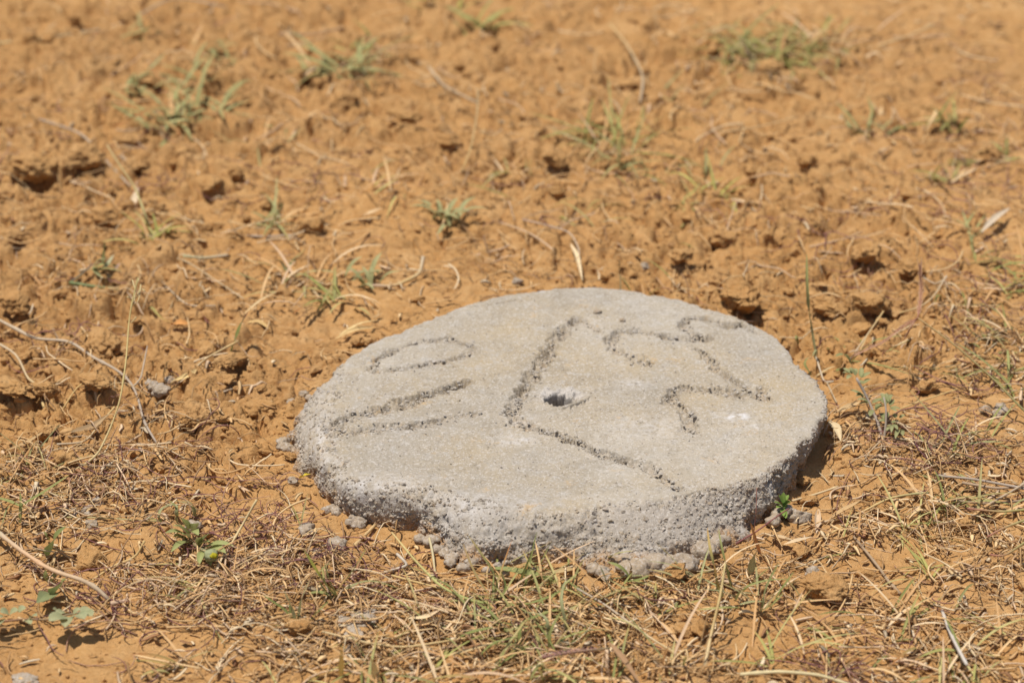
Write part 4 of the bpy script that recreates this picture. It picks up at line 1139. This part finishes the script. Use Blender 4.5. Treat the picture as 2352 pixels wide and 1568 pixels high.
# finger grass seed head with reddish awned spikes at right
b0 = G(2352, 945)
r = root('finger_grass', b0, 'reddish finger grass seed head on a long stem at right', 'seed head')
plant_obj('stem', tube(pth([(2400,990,.004),(2352,943,.02),(2283,871,.045),(2201,798,.065),(2150,760,.072),(2108,731,.078)]), .0014, .0009, [(.36,.34,.14),(.5,.34,.16)], 6, 24), MAT_LEAF, r, b0)
spikes = [[(2108,731,.078),(2113,700,.09),(2116,657,.105),(2113,604,.118)], [(2108,731,.078),(2070,752,.07),(2036,772,.062),(1963,818,.044)], [(2108,731,.078),(2095,748,.066),(2083,768,.056)]]
for k, sp in enumerate(spikes):
    pp = resample(pth(sp), 26)
    parts = [tube(pp, .0007, .0005, [(.46,.21,.14), (.54,.32,.2)], 6, 20)]
    for i in range(2, 25):
        for s in (-1, 1):
            d = pp[min(i + 1, 25)] - pp[i - 1]; d /= np.linalg.norm(d)
            sd = np.array([d[1], -d[0], .25 * s]) * s
            e = pp[i] + d * random.uniform(.006, .010) + sd / np.linalg.norm(sd) * random.uniform(.0022, .005)
            parts.append(tube([pp[i], (pp[i] + e) / 2 + sd * .0006, e], .0006, .00015, [(.58,.31,.20), (.66,.44,.28)], 6, 5))
    plant_obj('spike', join(parts), MAT_LEAF, r, b0)

# purple seed spike in the blurred foreground
b0 = G(1382, 1491)
r = root('finger_grass', b0, 'blurred pinkish seed spike low at the bottom centre', 'seed head')
pp = resample(pth([(1400,1488,.03),(1340,1494,.034),(1294,1499,.036),(1244,1508,.036)]), 16)
parts = [tube(pp, .0010, .0008, [(.46,.36,.2), (.46,.25,.2)], 6, 14)]
for i in range(3, 15):
    for s in (-1, 1): parts.append(tube([pp[i], pp[i] + np.array([-.006, .002 * s, .002 * s])], .0010, .0003, [(.50,.28,.24)], 6, 4))
plant_obj('spike', join(parts), MAT_LEAF, r, b0)
for seq, lab in (([(2400,1172,.03),(2300,1174,.032),(2222,1168,.026)], 'pink tipped green stem reaching in at the right edge, upper'),
                 ([(2400,1180,.05),(2352,1195,.048),(2300,1215,.04),(2268,1232,.034)], 'pink tipped green stem reaching in at the right edge, middle'),
                 ([(2400,1210,.05),(2352,1250,.044),(2305,1278,.036),(2275,1275,.03)], 'pink tipped green stem reaching in at the right edge, lower')):
    pp = pth(seq)
    tag(plant_obj('grass_stalk', tube(pp, .0014, .0010, [(.44,.42,.15),(.5,.42,.18),(.55,.24,.18)], 6, 14), MAT_LEAF, None, pp[0]), lab, 'grass stem')

# ---- seedlings and herbs
def leaflet(p0, p1, w, cols, shape='oval', fold=.25, arch=.15):
    p0, p1 = np.asarray(p0), np.asarray(p1); L = np.linalg.norm(p1 - p0)
    mid = (p0 + p1) / 2 + np.array([0, 0, arch * L])
    return ribbon([p0, mid, p1], w, cols, 8, fold, shape)

# grey leaved seedling right of the slab (leafy, woody stem leaning left)
b0 = G(2030, 1010)
r = root('seedling', b0, 'grey green leafy seedling leaning left, right of the slab', 'seedling')
sB, sM, sT = G(2030, 1008), G(1998, 925, .028), G(1972, 878, .050)
main = resample(np.array([sB, G(2015, 965, .012), G(2000, 930, .026), G(1985, 900, .040), G(1967, 868, .054)]), 14)
plant_obj('stem', tube(main, .0021, .0013, [(.44,.35,.27), (.52,.44,.38)], 6, 14), MAT_LEAF, r, b0)
br = resample(np.array([sB, G(2036, 965, .018), G(2036, 935, .032), G(2030, 912, .042)]), 10)
plant_obj('stem', tube(br, .0016, .0010, [(.44,.35,.26), (.52,.44,.36)], 6, 10), MAT_LEAF, r, b0)
lf_ = lambda: [(.27,.275,.12), (.36,.355,.175)]
conv = lambda x, y: (1894.9 + x * .16477, 803.9 + y * .16477)
leaves = [((380,330),(255,265)),((385,330),(240,310)),((390,360),(300,430)),((400,320),(340,245)),((430,340),(415,255)),((430,350),(390,275)),((500,380),(510,240)),((505,385),(640,305)),((530,470),(645,410)),
          ((530,470),(470,425)),((520,620),(425,575)),((540,640),(340,600)),((560,665),(430,635)),((600,720),(450,685)),((620,735),(465,755)),((660,740),(800,690)),((700,800),(810,760)),((690,825),(830,780)),
          ((850,760),(790,610)),((860,760),(730,700)),((880,720),(850,600)),((880,740),(935,620)),((905,770),(960,690)),((900,800),(1060,830)),((905,810),(1000,850)),((830,970),(740,880)),((850,960),(870,860)),((840,990),(750,990)),
          ((930,1000),(1035,985)),((980,960),(970,880)),((1040,950),(1110,900)),((930,1040),(860,1070)),((930,1040),(1010,1110)),((930,1050),(925,1150)),((1040,1120),(980,1230)),((1060,1110),(1085,1190)),((660,830),(625,920)),((820,930),(820,880))]
for (a, c_) in leaves:
    u0, v0 = conv(*a); u1, v1 = conv(*c_)
    h0 = max(.004, .056 * (1010 - v0) / 150); h1 = h0 + random.uniform(-.002, .006)
    plant_obj('leaf', leaflet(G(u0, v0, h0), G(u1, v1, max(.004, h1)), random.uniform(.0048, .0064), lf_(), 'oval', .30, random.uniform(0, .2)), MAT_LEAF, r, b0)

# bright seedling at the right front corner of the slab
b0 = G(1798, 1180)
r = root('seedling', b0, 'small bright green seedling growing at the right front corner of the slab', 'seedling')
plant_obj('stem', tube(np.array([b0, G(1797, 1165, .010), G(1798, 1152, .020)]), .0012, .0010, [(.3,.3,.12)], 6, 6), MAT_LEAF, r, b0)
for (a, c_, h0, h1) in (((1797,1158),(1788,1136),.018,.028),((1798,1155),(1800,1130),.02,.032),((1799,1158),(1812,1136),.018,.028),((1797,1162),(1778,1153),.016,.022),((1798,1164),(1783,1166),.016,.018),
                        ((1799,1162),(1816,1150),.016,.022),((1798,1166),(1809,1160),.014,.018),((1798,1170),(1805,1190),.014,.010),((1797,1168),(1800,1185),.014,.012)):
    plant_obj('leaf', leaflet(G(*a, h0), G(*c_, h1), .0062, [(.17,.27,.06), (.25,.34,.08)], 'oval', .35, .1), MAT_LEAF, r, b0)

# hairy herb with a yellow flower
b0 = G(452, 1242)
cv = lambda x, y: (344.5 + x * .12817, 1119.7 + y * .12817)
r = root('herb', b0, 'hairy pale green herb with one yellow flower at lower left', 'herb')
def U(x, y, h): return G(*cv(x, y), h)
plant_obj('stem', tube(np.array([U(720,950,.004), U(820,1060,.008), U(940,1110,.012), U(1040,1170,.018)]), .0018, .0020, [(.36,.26,.14), (.34,.36,.2)], 6, 10), MAT_LEAF, r, b0)
for a, c_, w, h0, h1 in (((690,760),(555,520),.0085,.010,.026),((700,800),(870,850),.0110,.010,.014),((690,880),(500,700),.0095,.010,.022),((680,870),(270,810),.0100,.008,.014),((640,900),(420,880),.008,.006,.010),
                         ((650,960),(500,915),.007,.006,.008),((720,980),(380,1150),.0090,.006,.008),((700,800),(410,680),.008,.012,.018),((780,780),(820,640),.010,.008,.020),((880,1060),(1060,820),.0095,.010,.026),
                         ((880,1050),(890,890),.0080,.010,.022),((900,1060),(1070,970),.0085,.010,.018),((960,1080),(1500,1040),.0105,.012,.016),((1020,1100),(1360,1170),.0125,.014,.014),((960,1130),(870,1400),.0080,.012,.006),
                         ((1040,1280),(1090,1400),.006,.012,.005),((700,900),(580,830),.008,.012,.016)):
    plant_obj('leaf', leaflet(U(*a, h0), U(*c_, h1 + .006), w * 1.05, [(.33,.35,.13), (.40,.42,.17)], 'lance', .4, .12), MAT_LEAF, r, b0)
fl = U(1095, 1210, .022)
head = root('flower', fl, None, None); head.parent = r; head.location = tuple(fl - b0)
vv, ff = lump_verts(2, 77, (1, 1, .9), .1, .2, 0)
plant_obj('calyx', (vv * .0068 + fl, np.concatenate([ff, ff[:, :1]], 1)[:, :3], np.tile((.42,.44,.24), (len(vv), 1))), MAT_LEAF, head, fl)
vv, ff = lump_verts(2, 78, (1, .8, .7), .1, .3, 0)
plant_obj('petals', (vv * .0040 + fl + np.array([.003, -.0045, .002]), ff, np.tile((.52,.45,.03), (len(vv), 1))), MAT_LEAF, head, fl)

# trailing vine with round leaves
b0 = G(40, 1424)
r = root('vine', b0, 'trailing vine with rounded blue green leaves at lower left', 'vine')
plant_obj('stem', tube(pth([(-40,1428,.004),(20,1424,.006),(70,1420,.006),(110,1424,.006),(150,1412,.010),(200,1402,.012)]), .0014, .0009, [(.45,.22,.14), (.4,.26,.14), (.36,.3,.18)], 6, 20), MAT_LEAF, r, b0)
for u0, v0, u1, v1, w, h in ((148,1420,116,1425,.0135,.022),(158,1418,150,1438,.0100,.020),(176,1412,192,1420,.0120,.026),(193,1410,210,1414,.0105,.024),(150,1408,132,1410,.0095,.020),(190,1408,206,1398,.0095,.022),(130,1404,122,1398,.0060,.016),
                           (170,1408,184,1398,.006,.018),(20,1412,2,1406,.0120,.020),(24,1410,40,1402,.0095,.018),(8,1416,-16,1422,.012,.018),(44,1404,58,1396,.0085,.018),(0,1424,-6,1440,.010,.016),(70,1418,84,1414,.006,.014),(60,1424,70,1432,.006,.010)):
    mu, mv = (u0 + u1) / 2, (v0 + v1) / 2
    u0, v0, u1, v1 = mu + 1.2 * (u0 - mu), mv + 1.2 * (v0 - mv), mu + 1.2 * (u1 - mu), mv + 1.2 * (v1 - mv)
    plant_obj('leaf', leaflet(G(u0, v0, h), G(u1, v1, h + .004), w * 1.35, [(.33,.345,.18), (.40,.405,.23)], 'oval', .3, .15), MAT_LEAF, r, b0)

# grey green rosettes in the middle ground
for u, v, n, s, lab in ((1022, 512, 15, .050, 'grey green leafy rosette in the centre of the ground behind the slab'), (848, 652, 12, .036, 'grey green rosette beside the elbowed dead stem behind the slab')):
    b0 = G(u, v); r = root('herb', b0, lab, 'herb')
    for i in range(n):
        a = i / n * 6.28 + random.uniform(-.3, .3); L = s * random.uniform(.35, 1.0)
        st = b0 + np.array([random.gauss(0, .012), random.gauss(0, .014), .004])
        e = st + np.array([math.cos(a) * L, math.sin(a) * L, random.uniform(.004, .025)])
        plant_obj('leaf', leaflet(st, e, .0075, [(.36,.35,.16), (.42,.405,.20)], 'lance', .4, .2), MAT_LEAF, r, b0)

# ---- tufts further back and along the edges
T = tuft
T(392, 302, 'broad leaved grass clump in the upper left background, nearest of its patch', 12, .070, .0080, 's', .05, .45, .010)
T(455, 255, 'grass clump right of the nearest broad leaved clump at upper left', 11, .066, .0072, 's', .1, .4, .016)
T(300, 212, 'sparse grass sprout left of the broad leaved clumps at upper left', 6, .055, .0075, 's', .0, .4, .006)
T(440, 185, 'grass sprout behind the broad leaved clumps at upper left', 9, .058, .0068, 's', .1, .4, .010)
T(330, 90, 'small grass sprout at the far upper left', 5, .055, .006, 's', .1, .5, .010)
T(480, 120, 'faint grass sprout at the far left of the feathery tuft', 5, .05, .006, 's', .2, .5, .012)
T(785, 165, 'feathery pale green tuft in the upper left centre', 22, .075, .0075, 's', .15, .6, .016)
T(845, 130, 'low green sprig right of the feathery tuft', 6, .045, .006, 'g', .1, .7, .014)
T(1105, 72, 'bright green sprout near the top centre', 6, .060, .008, 'g', .1, .2, .006)
T(985, 15, 'faint green tuft at the very top left of centre', 8, .055, .005, 'y', .2, .6, .020)
T(1725, 125, 'left end of the wide grass patch at the upper right', 24, .085, .0046, 'o', .2, .6, .018)
T(1790, 140, 'middle of the wide grass patch at the upper right', 28, .090, .0046, 'g', .2, .6, .020)
T(1855, 118, 'right end of the wide grass patch at the upper right', 24, .085, .0046, 'o', .3, .6, .020)
T(1910, 100, 'dry grass at the far right of the wide upper patch', 9, .07, .0038, 'o', .6, .6, .018)
T(1830, 165, 'green sprig in front of the wide grass patch at the upper right', 5, .045, .005, 'g', .2, .6, .006)
T(1412, 335, 'wispy green tuft behind the slab, right of centre', 20, .090, .0038, 'g', .12, .5, .016)
T(1445, 385, 'lower wispy tuft just in front of the right of centre tuft', 9, .075, .0040, 's', .15, .5, .010)
T(345, 548, 'yellowish upright tuft with a tall stem in the left middle ground', 9, .050, .0050, 'y', .3, .3, .006)
b0 = G(345, 545)
pp = pth([(345,545,.002),(335,500,.03),(310,440,.06),(275,380,.09),(245,325,.115)])
tag(plant_obj('dry_stalk', tube(pp, .0018, .0009, [(.5,.45,.2),(.62,.48,.24)], 6, 18, knots=2), MAT_STRAW, None, pp[0]), 'tall leaning stem rising from the yellowish tuft at left', 'stem')
T(632, 518, 'star shaped pale green tuft in the left middle ground', 10, .062, .0040, 's', .15, .5, .004)
T(690, 655, 'tangled tuft behind the left shoulder of the slab', 14, .062, .0040, 's', .4, .6, .014)
T(770, 690, 'arched green tuft at the back left of the slab', 8, .055, .0050, 'o', .15, .5, .010)
T(1605, 405, 'thin green tuft in the right middle ground, left of two', 8, .060, .0040, 's', .3, .5, .012)
T(1640, 470, 'pale yellow green tuft in the right middle ground, in front', 11, .060, .0040, 'y', .4, .6, .012)
T(1560, 470, 'low green sprigs behind the cracked soil bed', 6, .05, .0042, 'g', .2, .7, .020)
T(1330, 500, 'flat lying sprig behind the hanging husk', 5, .05, .0036, 'o', .3, .8, .016)
T(1600, 95, 'blurred sprig at the top right of centre', 4, .05, .0045, 's', .3, .6, .012)
T(2012, 300, 'pale sprout with white bits in the right background', 7, .045, .0055, 's', .2, .3, .008)
T(1965, 310, 'small sprout left of the sprout with white bits', 4, .045, .006, 's', .1, .3, .006)
T(2178, 300, 'dark green sprout at the upper right', 8, .050, .0065, 'g', .1, .3, .008)
T(2250, 380, 'low green sprout near the right edge in the background', 6, .045, .006, 'g', .1, .4, .008)
T(2160, 420, 'upright grass sprout over a pale straw at the right', 7, .055, .0048, 'g', .2, .35, .008)
T(2225, 540, 'drooping blue green blades at the right', 5, .06, .0048, 's', .0, .6, .008)
T(2320, 610, 'green grass at the right edge, uppermost of the patch', 10, .06, .0042, 'g', .3, .6, .014)
T(2290, 690, 'green grass at the right edge, second of the patch', 12, .06, .0042, 'g', .3, .7, .016)
T(2340, 770, 'green grass at the right edge, third of the patch', 13, .065, .0042, 'o', .3, .7, .018)
T(2265, 770, 'thin green grass left of the right edge patch', 9, .05, .0036, 'g', .35, .75, .016)
T(2310, 850, 'green grass at the right edge, lowest of the patch', 11, .06, .0042, 'g', .3, .7, .018)
T(2325, 905, 'long flat blades right of the grey cement lump', 7, .07, .0040, 'o', .2, .7, .010)
T(2250, 1010, 'green blades on the soil at the right, above the twig pile', 7, .055, .0036, 'g', .3, .5, .016)
T(2180, 1030, 'two green blades standing right of the purple rootlets', 4, .065, .0044, 's', .0, .3, .008)
T(2170, 1080, 'low yellow green tuft left of the twig pile', 8, .05, .0036, 'o', .3, .6, .014)
T(2075, 1215, 'yellow green tuft on bare soil at the lower right', 13, .065, .0036, 'y', .25, .55, .010)
T(2165, 1168, 'green tuft above the yellow green tuft at the lower right', 10, .06, .0040, 'g', .2, .45, .010)
T(2240, 1215, 'grass blades below the twig pile at the right', 8, .055, .0040, 'o', .3, .6, .012)
T(2135, 1322, 'thin grass tuft below the brown diagonal stick', 11, .050, .0032, 'y', .4, .55, .010)
T(2050, 1440, 'blurred grass tuft at the bottom right, left of the white stick', 14, .055, .0040, 'g', .4, .55, .020)
T(2125, 1430, 'grassy patch just left of the bleached white stick', 10, .05, .0042, 'o', .4, .6, .014)
T(2250, 1530, 'blurred grass at the bottom right corner', 14, .06, .0044, 'y', .4, .6, .022)
T(2180, 1560, 'grass at the bottom edge below the white stick', 12, .06, .0042, 'g', .4, .6, .018)
T(1960, 1530, 'pale grass at the bottom edge, right of centre', 11, .055, .0042, 'g', .5, .6, .020)
T(1800, 1520, 'thin yellow green blades at the bottom edge', 8, .075, .0036, 'y', .4, .45, .016)
T(1530, 1545, 'sparse grass at the foot of the tall straw stem', 8, .065, .0038, 'o', .4, .4, .012)
T(1420, 1560, 'green blades at the bottom edge, centre right', 9, .065, .0044, 'g', .3, .45, .016)
T(1235, 1550, 'bottom edge grass below the long bladed tuft', 12, .065, .0044, 'g', .35, .5, .018)
T(1120, 1555, 'bottom edge grass at centre left', 10, .06, .0044, 'o', .4, .5, .016)
T(960, 1560, 'bottom edge grass with yellow blades', 10, .055, .0042, 'y', .4, .5, .016)
T(840, 1560, 'green grass at the bottom edge, left of centre', 12, .055, .0040, 'g', .3, .6, .018)
T(720, 1560, 'low pale grass at the bottom edge at left', 8, .05, .0036, 'y', .5, .7, .018)
T(420, 1535, 'dry yellow sprout on bare soil at the bottom left', 8, .045, .0044, 'y', .5, .6, .014)
T(460, 1345, 'dry straw tuft below the flowering herb', 22, .070, .0026, 'y', .75, .75, .018)
T(520, 1370, 'dry straw tuft right of the herb straw tuft', 18, .065, .0024, 'o', .75, .7, .020)
T(430, 1400, 'matted dry tuft at the lower left, lowest', 16, .055, .0024, 'o', .85, .8, .020)
T(40, 1050, 'fine green tuft at the left edge in the straw', 15, .055, .0024, 's', .3, .6, .018)
T(70, 1075, 'thin green grass at left just right of the left edge tuft', 10, .05, .0022, 'o', .4, .65, .014)
T(10, 1130, 'dry grass clump at the left edge, lower', 12, .055, .0026, 'o', .6, .7, .018)
T(1500, 1420, 'mixed grass on soil left of the tall straw stem', 8, .05, .0034, 'o', .45, .6, .012)
T(1070, 1430, 'matted green and dry grass at the front centre', 18, .065, .0032, 'o', .5, .7, .022)
T(1180, 1390, 'matted grass right of the dense front tuft', 16, .065, .0034, 'g', .4, .65, .020)
T(1290, 1350, 'grass blades against the slab front foot at centre', 12, .06, .0034, 'o', .4, .5, .018)
T(1330, 1430, 'thin grass on soil right of the long bladed tuft', 10, .055, .0032, 'o', .4, .65, .016)
T(1180, 1290, 'fine blades rising before the slab front face at left', 5, .05, .0026, 'y', .3, .2, .016)
T(1960, 1260, 'single dry wisps on bare soil below the bent stem', 5, .05, .0026, 'o', .6, .6, .012)
T(540, 1120, 'small dry stubble left of the slab foot', 7, .022, .0050, 'y', .9, .1, .004)
T(1150, 1445, 'green blades between the matted front grass and the long bladed tuft', 14, .06, .0036, 'g', .25, .5, .018)
T(1245, 1485, 'spread green grass just under the long bladed tuft', 14, .065, .0036, 'g', .3, .55, .022)
T(1380, 1400, 'thin green grass right of the grass blades at the slab front', 10, .055, .0032, 'g', .3, .55, .018)
T(1215, 1345, 'green grass close under the slab foot, left of its centre', 12, .05, .0032, 'g', .3, .5, .018)
T(1620, 1345, 'wiry grass left of the spidery shadowed tuft', 10, .05, .0032, 's', .3, .5, .016)
T(1775, 1385, 'wiry grass right of the spidery shadowed tuft', 10, .05, .0032, 's', .3, .5, .016)
T(900, 1460, 'fine green grass beside the crumbled cement patch', 10, .045, .0030, 'o', .35, .6, .016)
T(2000, 820, 'short green grass behind the grey leaved seedling', 7, .045, .0034, 'g', .2, .6, .012)
T(2180, 850, 'thin flat grass left of the lowest right edge grass', 9, .05, .0032, 'o', .35, .7, .016)
T(1500, 690, 'few thin blades at the back edge of the slab', 4, .045, .0026, 'g', .1, .4, .014)
T(1190, 400, 'straw pale tuft left of the clod with the dark slot', 8, .06, .0040, 'o', .55, .7, .018)
T(880, 430, 'faint dry tuft in the left centre background', 9, .06, .0040, 'y', .6, .7, .018)
T(1560, 250, 'faint pale tuft above the wispy green tuft', 8, .06, .0044, 's', .5, .6, .016)
T(620, 330, 'faint grey tuft in the left background', 8, .055, .0044, 's', .5, .7, .018)
T(130, 640, 'dry sprig left of the green grass head', 6, .05, .0034, 'o', .6, .6, .012)
T(690, 1225, 'thin rusty blade by the flat oval cement lump', 3, .04, .0026, 'o', .5, .3, .006)

# ---- litter: fibres nobody could count
def strands(name, n, dens, Lr, wr, curv, pal, lift, label, cat, K=7, flat=.7, lo=(-330, -160), hi=(2680, 1760), arch=.18, wig=.16):
    us, vs = sample_uv(n, dens, lo, hi)
    p = P(us, vs)[:, :2]
    L = RNG.uniform(*Lr, n) * np.exp(RNG.normal(0, .3, n)); W = RNG.uniform(*wr, n)
    a0 = RNG.uniform(0, 6.28, n); kap = RNG.normal(0, curv, n)
    s = np.linspace(-.5, .5, K)[None]
    ang = a0[:, None] + kap[:, None] * s + wig * np.sin(s * RNG.uniform(3, 10, (n, 1)) + RNG.uniform(0, 6, (n, 1)))
    stp = (L / (K - 1))[:, None]
    x = np.cumsum(np.cos(ang) * stp, 1); y = np.cumsum(np.sin(ang) * stp, 1)
    x += p[:, :1] - x.mean(1, keepdims=True); y += p[:, 1:] - y.mean(1, keepdims=True)
    tilt = RNG.normal(0, arch, n) * L
    q = np.linspace(0, 1, K)[None]
    z = gh(x, y)
    z = .35 * z + .65 * z.max(1, keepdims=True) * .6 + .65 * .4 * z.mean(1, keepdims=True)
    z = z + W[:, None] * .5 + RNG.uniform(0, lift, (n, 1)) + np.abs(tilt)[:, None] * np.where(tilt[:, None] > 0, np.sin(np.pi * q), np.abs(q - .3))
    ins = in_slab(x, y, 0.0)
    z = np.where(ins, np.maximum(z, .0), z)
    nx, ny = -np.sin(ang), np.cos(ang)
    wq = W[:, None] * (.45 + .55 * np.sin(np.pi * np.clip(q * .85 + .12, 0, 1)))
    A = np.stack([x + nx * wq, y + ny * wq, z - wq * .15], -1); B = np.stack([x - nx * wq, y - ny * wq, z + wq * RNG.normal(0, .4, (n, 1))], -1); C = np.stack([x, y, z + wq * flat], -1)
    v = np.stack([A, B, C], 2)
    base = (np.arange(n) * K * 3)[:, None, None]
    r = np.arange(K - 1)[:, None] * 3; j = np.arange(3)[None]; j2 = (j + 1) % 3
    f = np.stack([r + j, r + j2, r + 3 + j2, r + 3 + j], -1).reshape(1, -1, 4) + base
    pc = np.array(pal)[RNG.integers(0, len(pal), n)] * RNG.uniform(.8, 1.15, (n, 1))
    col = np.repeat(pc, K * 3, 0)
    drop = ins.any(1)
    keep = ~drop
    f = f[keep]
    o = link(name, mesh_np(name, v.reshape(-1, 3), f.reshape(-1, 4), MAT_STRAW, {'col': np.clip(col, 0, 1)}))
    return tag(o, label, cat, kind='stuff')

def gs(u, v, items, base):
    d = base + 0 * u
    for cu, cv_, su, sv, a in items: d = d + a * np.exp(-((u - cu) / su) ** 2 - ((v - cv_) / sv) ** 2)
    return d
DENSE = [(1150, 1430, 330, 90, 1.0), (700, 1330, 300, 90, .8), (480, 1350, 170, 90, .9), (120, 1120, 190, 90, .9), (60, 1250, 140, 80, .6), (330, 1130, 150, 80, .45), (2080, 1040, 190, 60, .95), (1990, 1190, 140, 60, .7), (2250, 1130, 160, 90, .8),
         (2280, 800, 140, 130, .7), (2300, 1300, 160, 110, .5), (1560, 1350, 160, 60, .75), (1800, 1300, 160, 70, .5), (2080, 1450, 200, 80, .6), (2000, 1520, 300, 60, .5), (1500, 1500, 250, 50, .4), (700, 1500, 250, 60, .45), (380, 960, 130, 70, .35), (1930, 1010, 90, 60, .6),
         (330, 620, 250, 120, .3), (1300, 420, 260, 80, .2), (1780, 150, 260, 80, .3), (900, 120, 300, 90, .15), (1150, 620, 200, 40, .2), (700, 650, 200, 70, .3), (1150, 300, 200, 100, .2), (2200, 400, 150, 140, .25), (2300, 200, 140, 140, .2), (1800, 150, 220, 60, .3)]
BARE = [(1950, 1480, 230, 45, .75), (2080, 1270, 130, 40, .6), (1750, 1470, 140, 40, .5), (2210, 960, 120, 40, .8), (700, 1180, 70, 40, .8), (400, 1250, 60, 40, .4), (1960, 1050, 60, 30, .7), (2200, 1380, 120, 40, .5), (120, 1500, 130, 50, .6), (330, 1480, 190, 45, .9), (280, 1235, 90, 45, .6), (1880, 1400, 150, 40, .6), (2100, 1290, 90, 30, .5), (2260, 980, 90, 30, .6), (1620, 1455, 120, 40, .5)]
def litter(u, v):
    d = gs(u, v, DENSE, .075) + .15 * (v < 760)
    for cu, cv_, su, sv, a in BARE: d = d * (1 - a * np.exp(-((u - cu) / su) ** 2 - ((v - cv_) / sv) ** 2))
    return np.clip(d * np.where(v > 760, 1, .75), 0, 1)
strands('dry_grass_litter', 6800, litter, (.012, .055), (.0004, .0012), .5, STRAW + [(.44, .26, .115), (.52, .32, .15), (.40, .24, .13)], .006, 'matted dry straw and grass litter lying over the orange soil', 'straw litter')
strands('leaf_chaff', 2300, lambda u, v: litter(u, v) * np.where(v < 760, .35, 1), (.006, .020), (.0010, .0030), .5, STRAW + [(.7,.56,.38), (.38,.2,.1)], .004, 'short dry leaf chaff mixed into the straw litter', 'leaf chaff', K=5, flat=.25, wig=.06)
RT = [(250, 1140, 150, 90, .5), (560, 1230, 150, 80, .9), (640, 1170, 90, 50, .4), (330, 1400, 200, 60, .6), (180, 1340, 120, 60, .6), (2080, 1020, 170, 60, 1.0), (2200, 900, 120, 80, .5), (2250, 740, 120, 100, .6), (800, 1300, 140, 60, .5), (900, 1400, 120, 60, .4),
      (1960, 650, 160, 80, .35), (420, 1010, 90, 40, .6), (200, 760, 140, 60, .4), (380, 430, 120, 60, .5), (180, 330, 150, 80, .4), (2200, 450, 140, 80, .6), (1950, 1500, 200, 60, .3), (2240, 200, 100, 120, .4), (650, 420, 180, 60, .25), (1700, 480, 150, 60, .3)]
strands('purple_rootlets', 700, lambda u, v: np.clip(gs(u, v, RT, .02), 0, 1), (.030, .085), (.0005, .0008), 3.2, PURPLE, .006, 'thin wiry purple brown rootlets curling over the soil', 'rootlets', K=11, flat=1.2, arch=.16)

# ---- single straws one can pick out, strewn at random between the traced ones
zones = [('dry straw among many strewn over the lower left ground', 'straws on the lower left ground', (0, 700, 980, 1560), 34),
         ('dry straw among many strewn in front of the slab', 'straws in front of the slab', (750, 1700, 1330, 1560), 34),
         ('dry straw among many strewn right of the slab', 'straws right of the slab', (1830, 2352, 960, 1560), 36),
         ('dry straw among many strewn over the soil left of the slab', 'straws left of the slab', (0, 650, 560, 980), 22),
         ('blurred dry straw lying in the far background', 'straws in the background', (0, 2352, 0, 560), 120),
         ('dry straw lying on the soil behind the slab', 'straws behind the slab', (650, 2300, 480, 760), 26)]
all_straws = []
for lab, grp, (u0, u1, v0, v1), n in zones:
    k = 0; made = []
    while k < n:
        u, v = random.uniform(u0, u1), random.uniform(v0, v1)
        L = random.uniform(.03, .085) * (1.35 if v < 560 else 1); a = random.uniform(0, 6.28); cv_ = random.gauss(0, .5)
        c = G(u, v)
        if in_slab(c[0], c[1], .03): continue
        pts = []
        for s in np.linspace(-.5, .5, 7):
            x = c[0] + math.cos(a + cv_ * s) * L * s; y = c[1] + math.sin(a + cv_ * s) * L * s
            pts.append((x, y, float(gh(x, y))))
        pts = np.array(pts)
        if in_slab(pts[:, 0], pts[:, 1], .004).any(): continue
        pts[:, 2] = .4 * pts[:, 2] + .6 * pts[:, 2].max() + .002 + np.linspace(0, random.uniform(0, .012), 7)
        col = np.array(random.choice(STRAW[:5]))
        made.append((plant_obj('dry_straw', tube(pts, random.uniform(.0007, .0013), random.uniform(.0006, .0012), [col, col * .92], 6, 10), MAT_STRAW, None, pts[0]), u, v)); tag(made[-1][0], lab, 'straw', grp)
        k += 1
    all_straws += made
relabel(all_straws, 'loose dry straw')
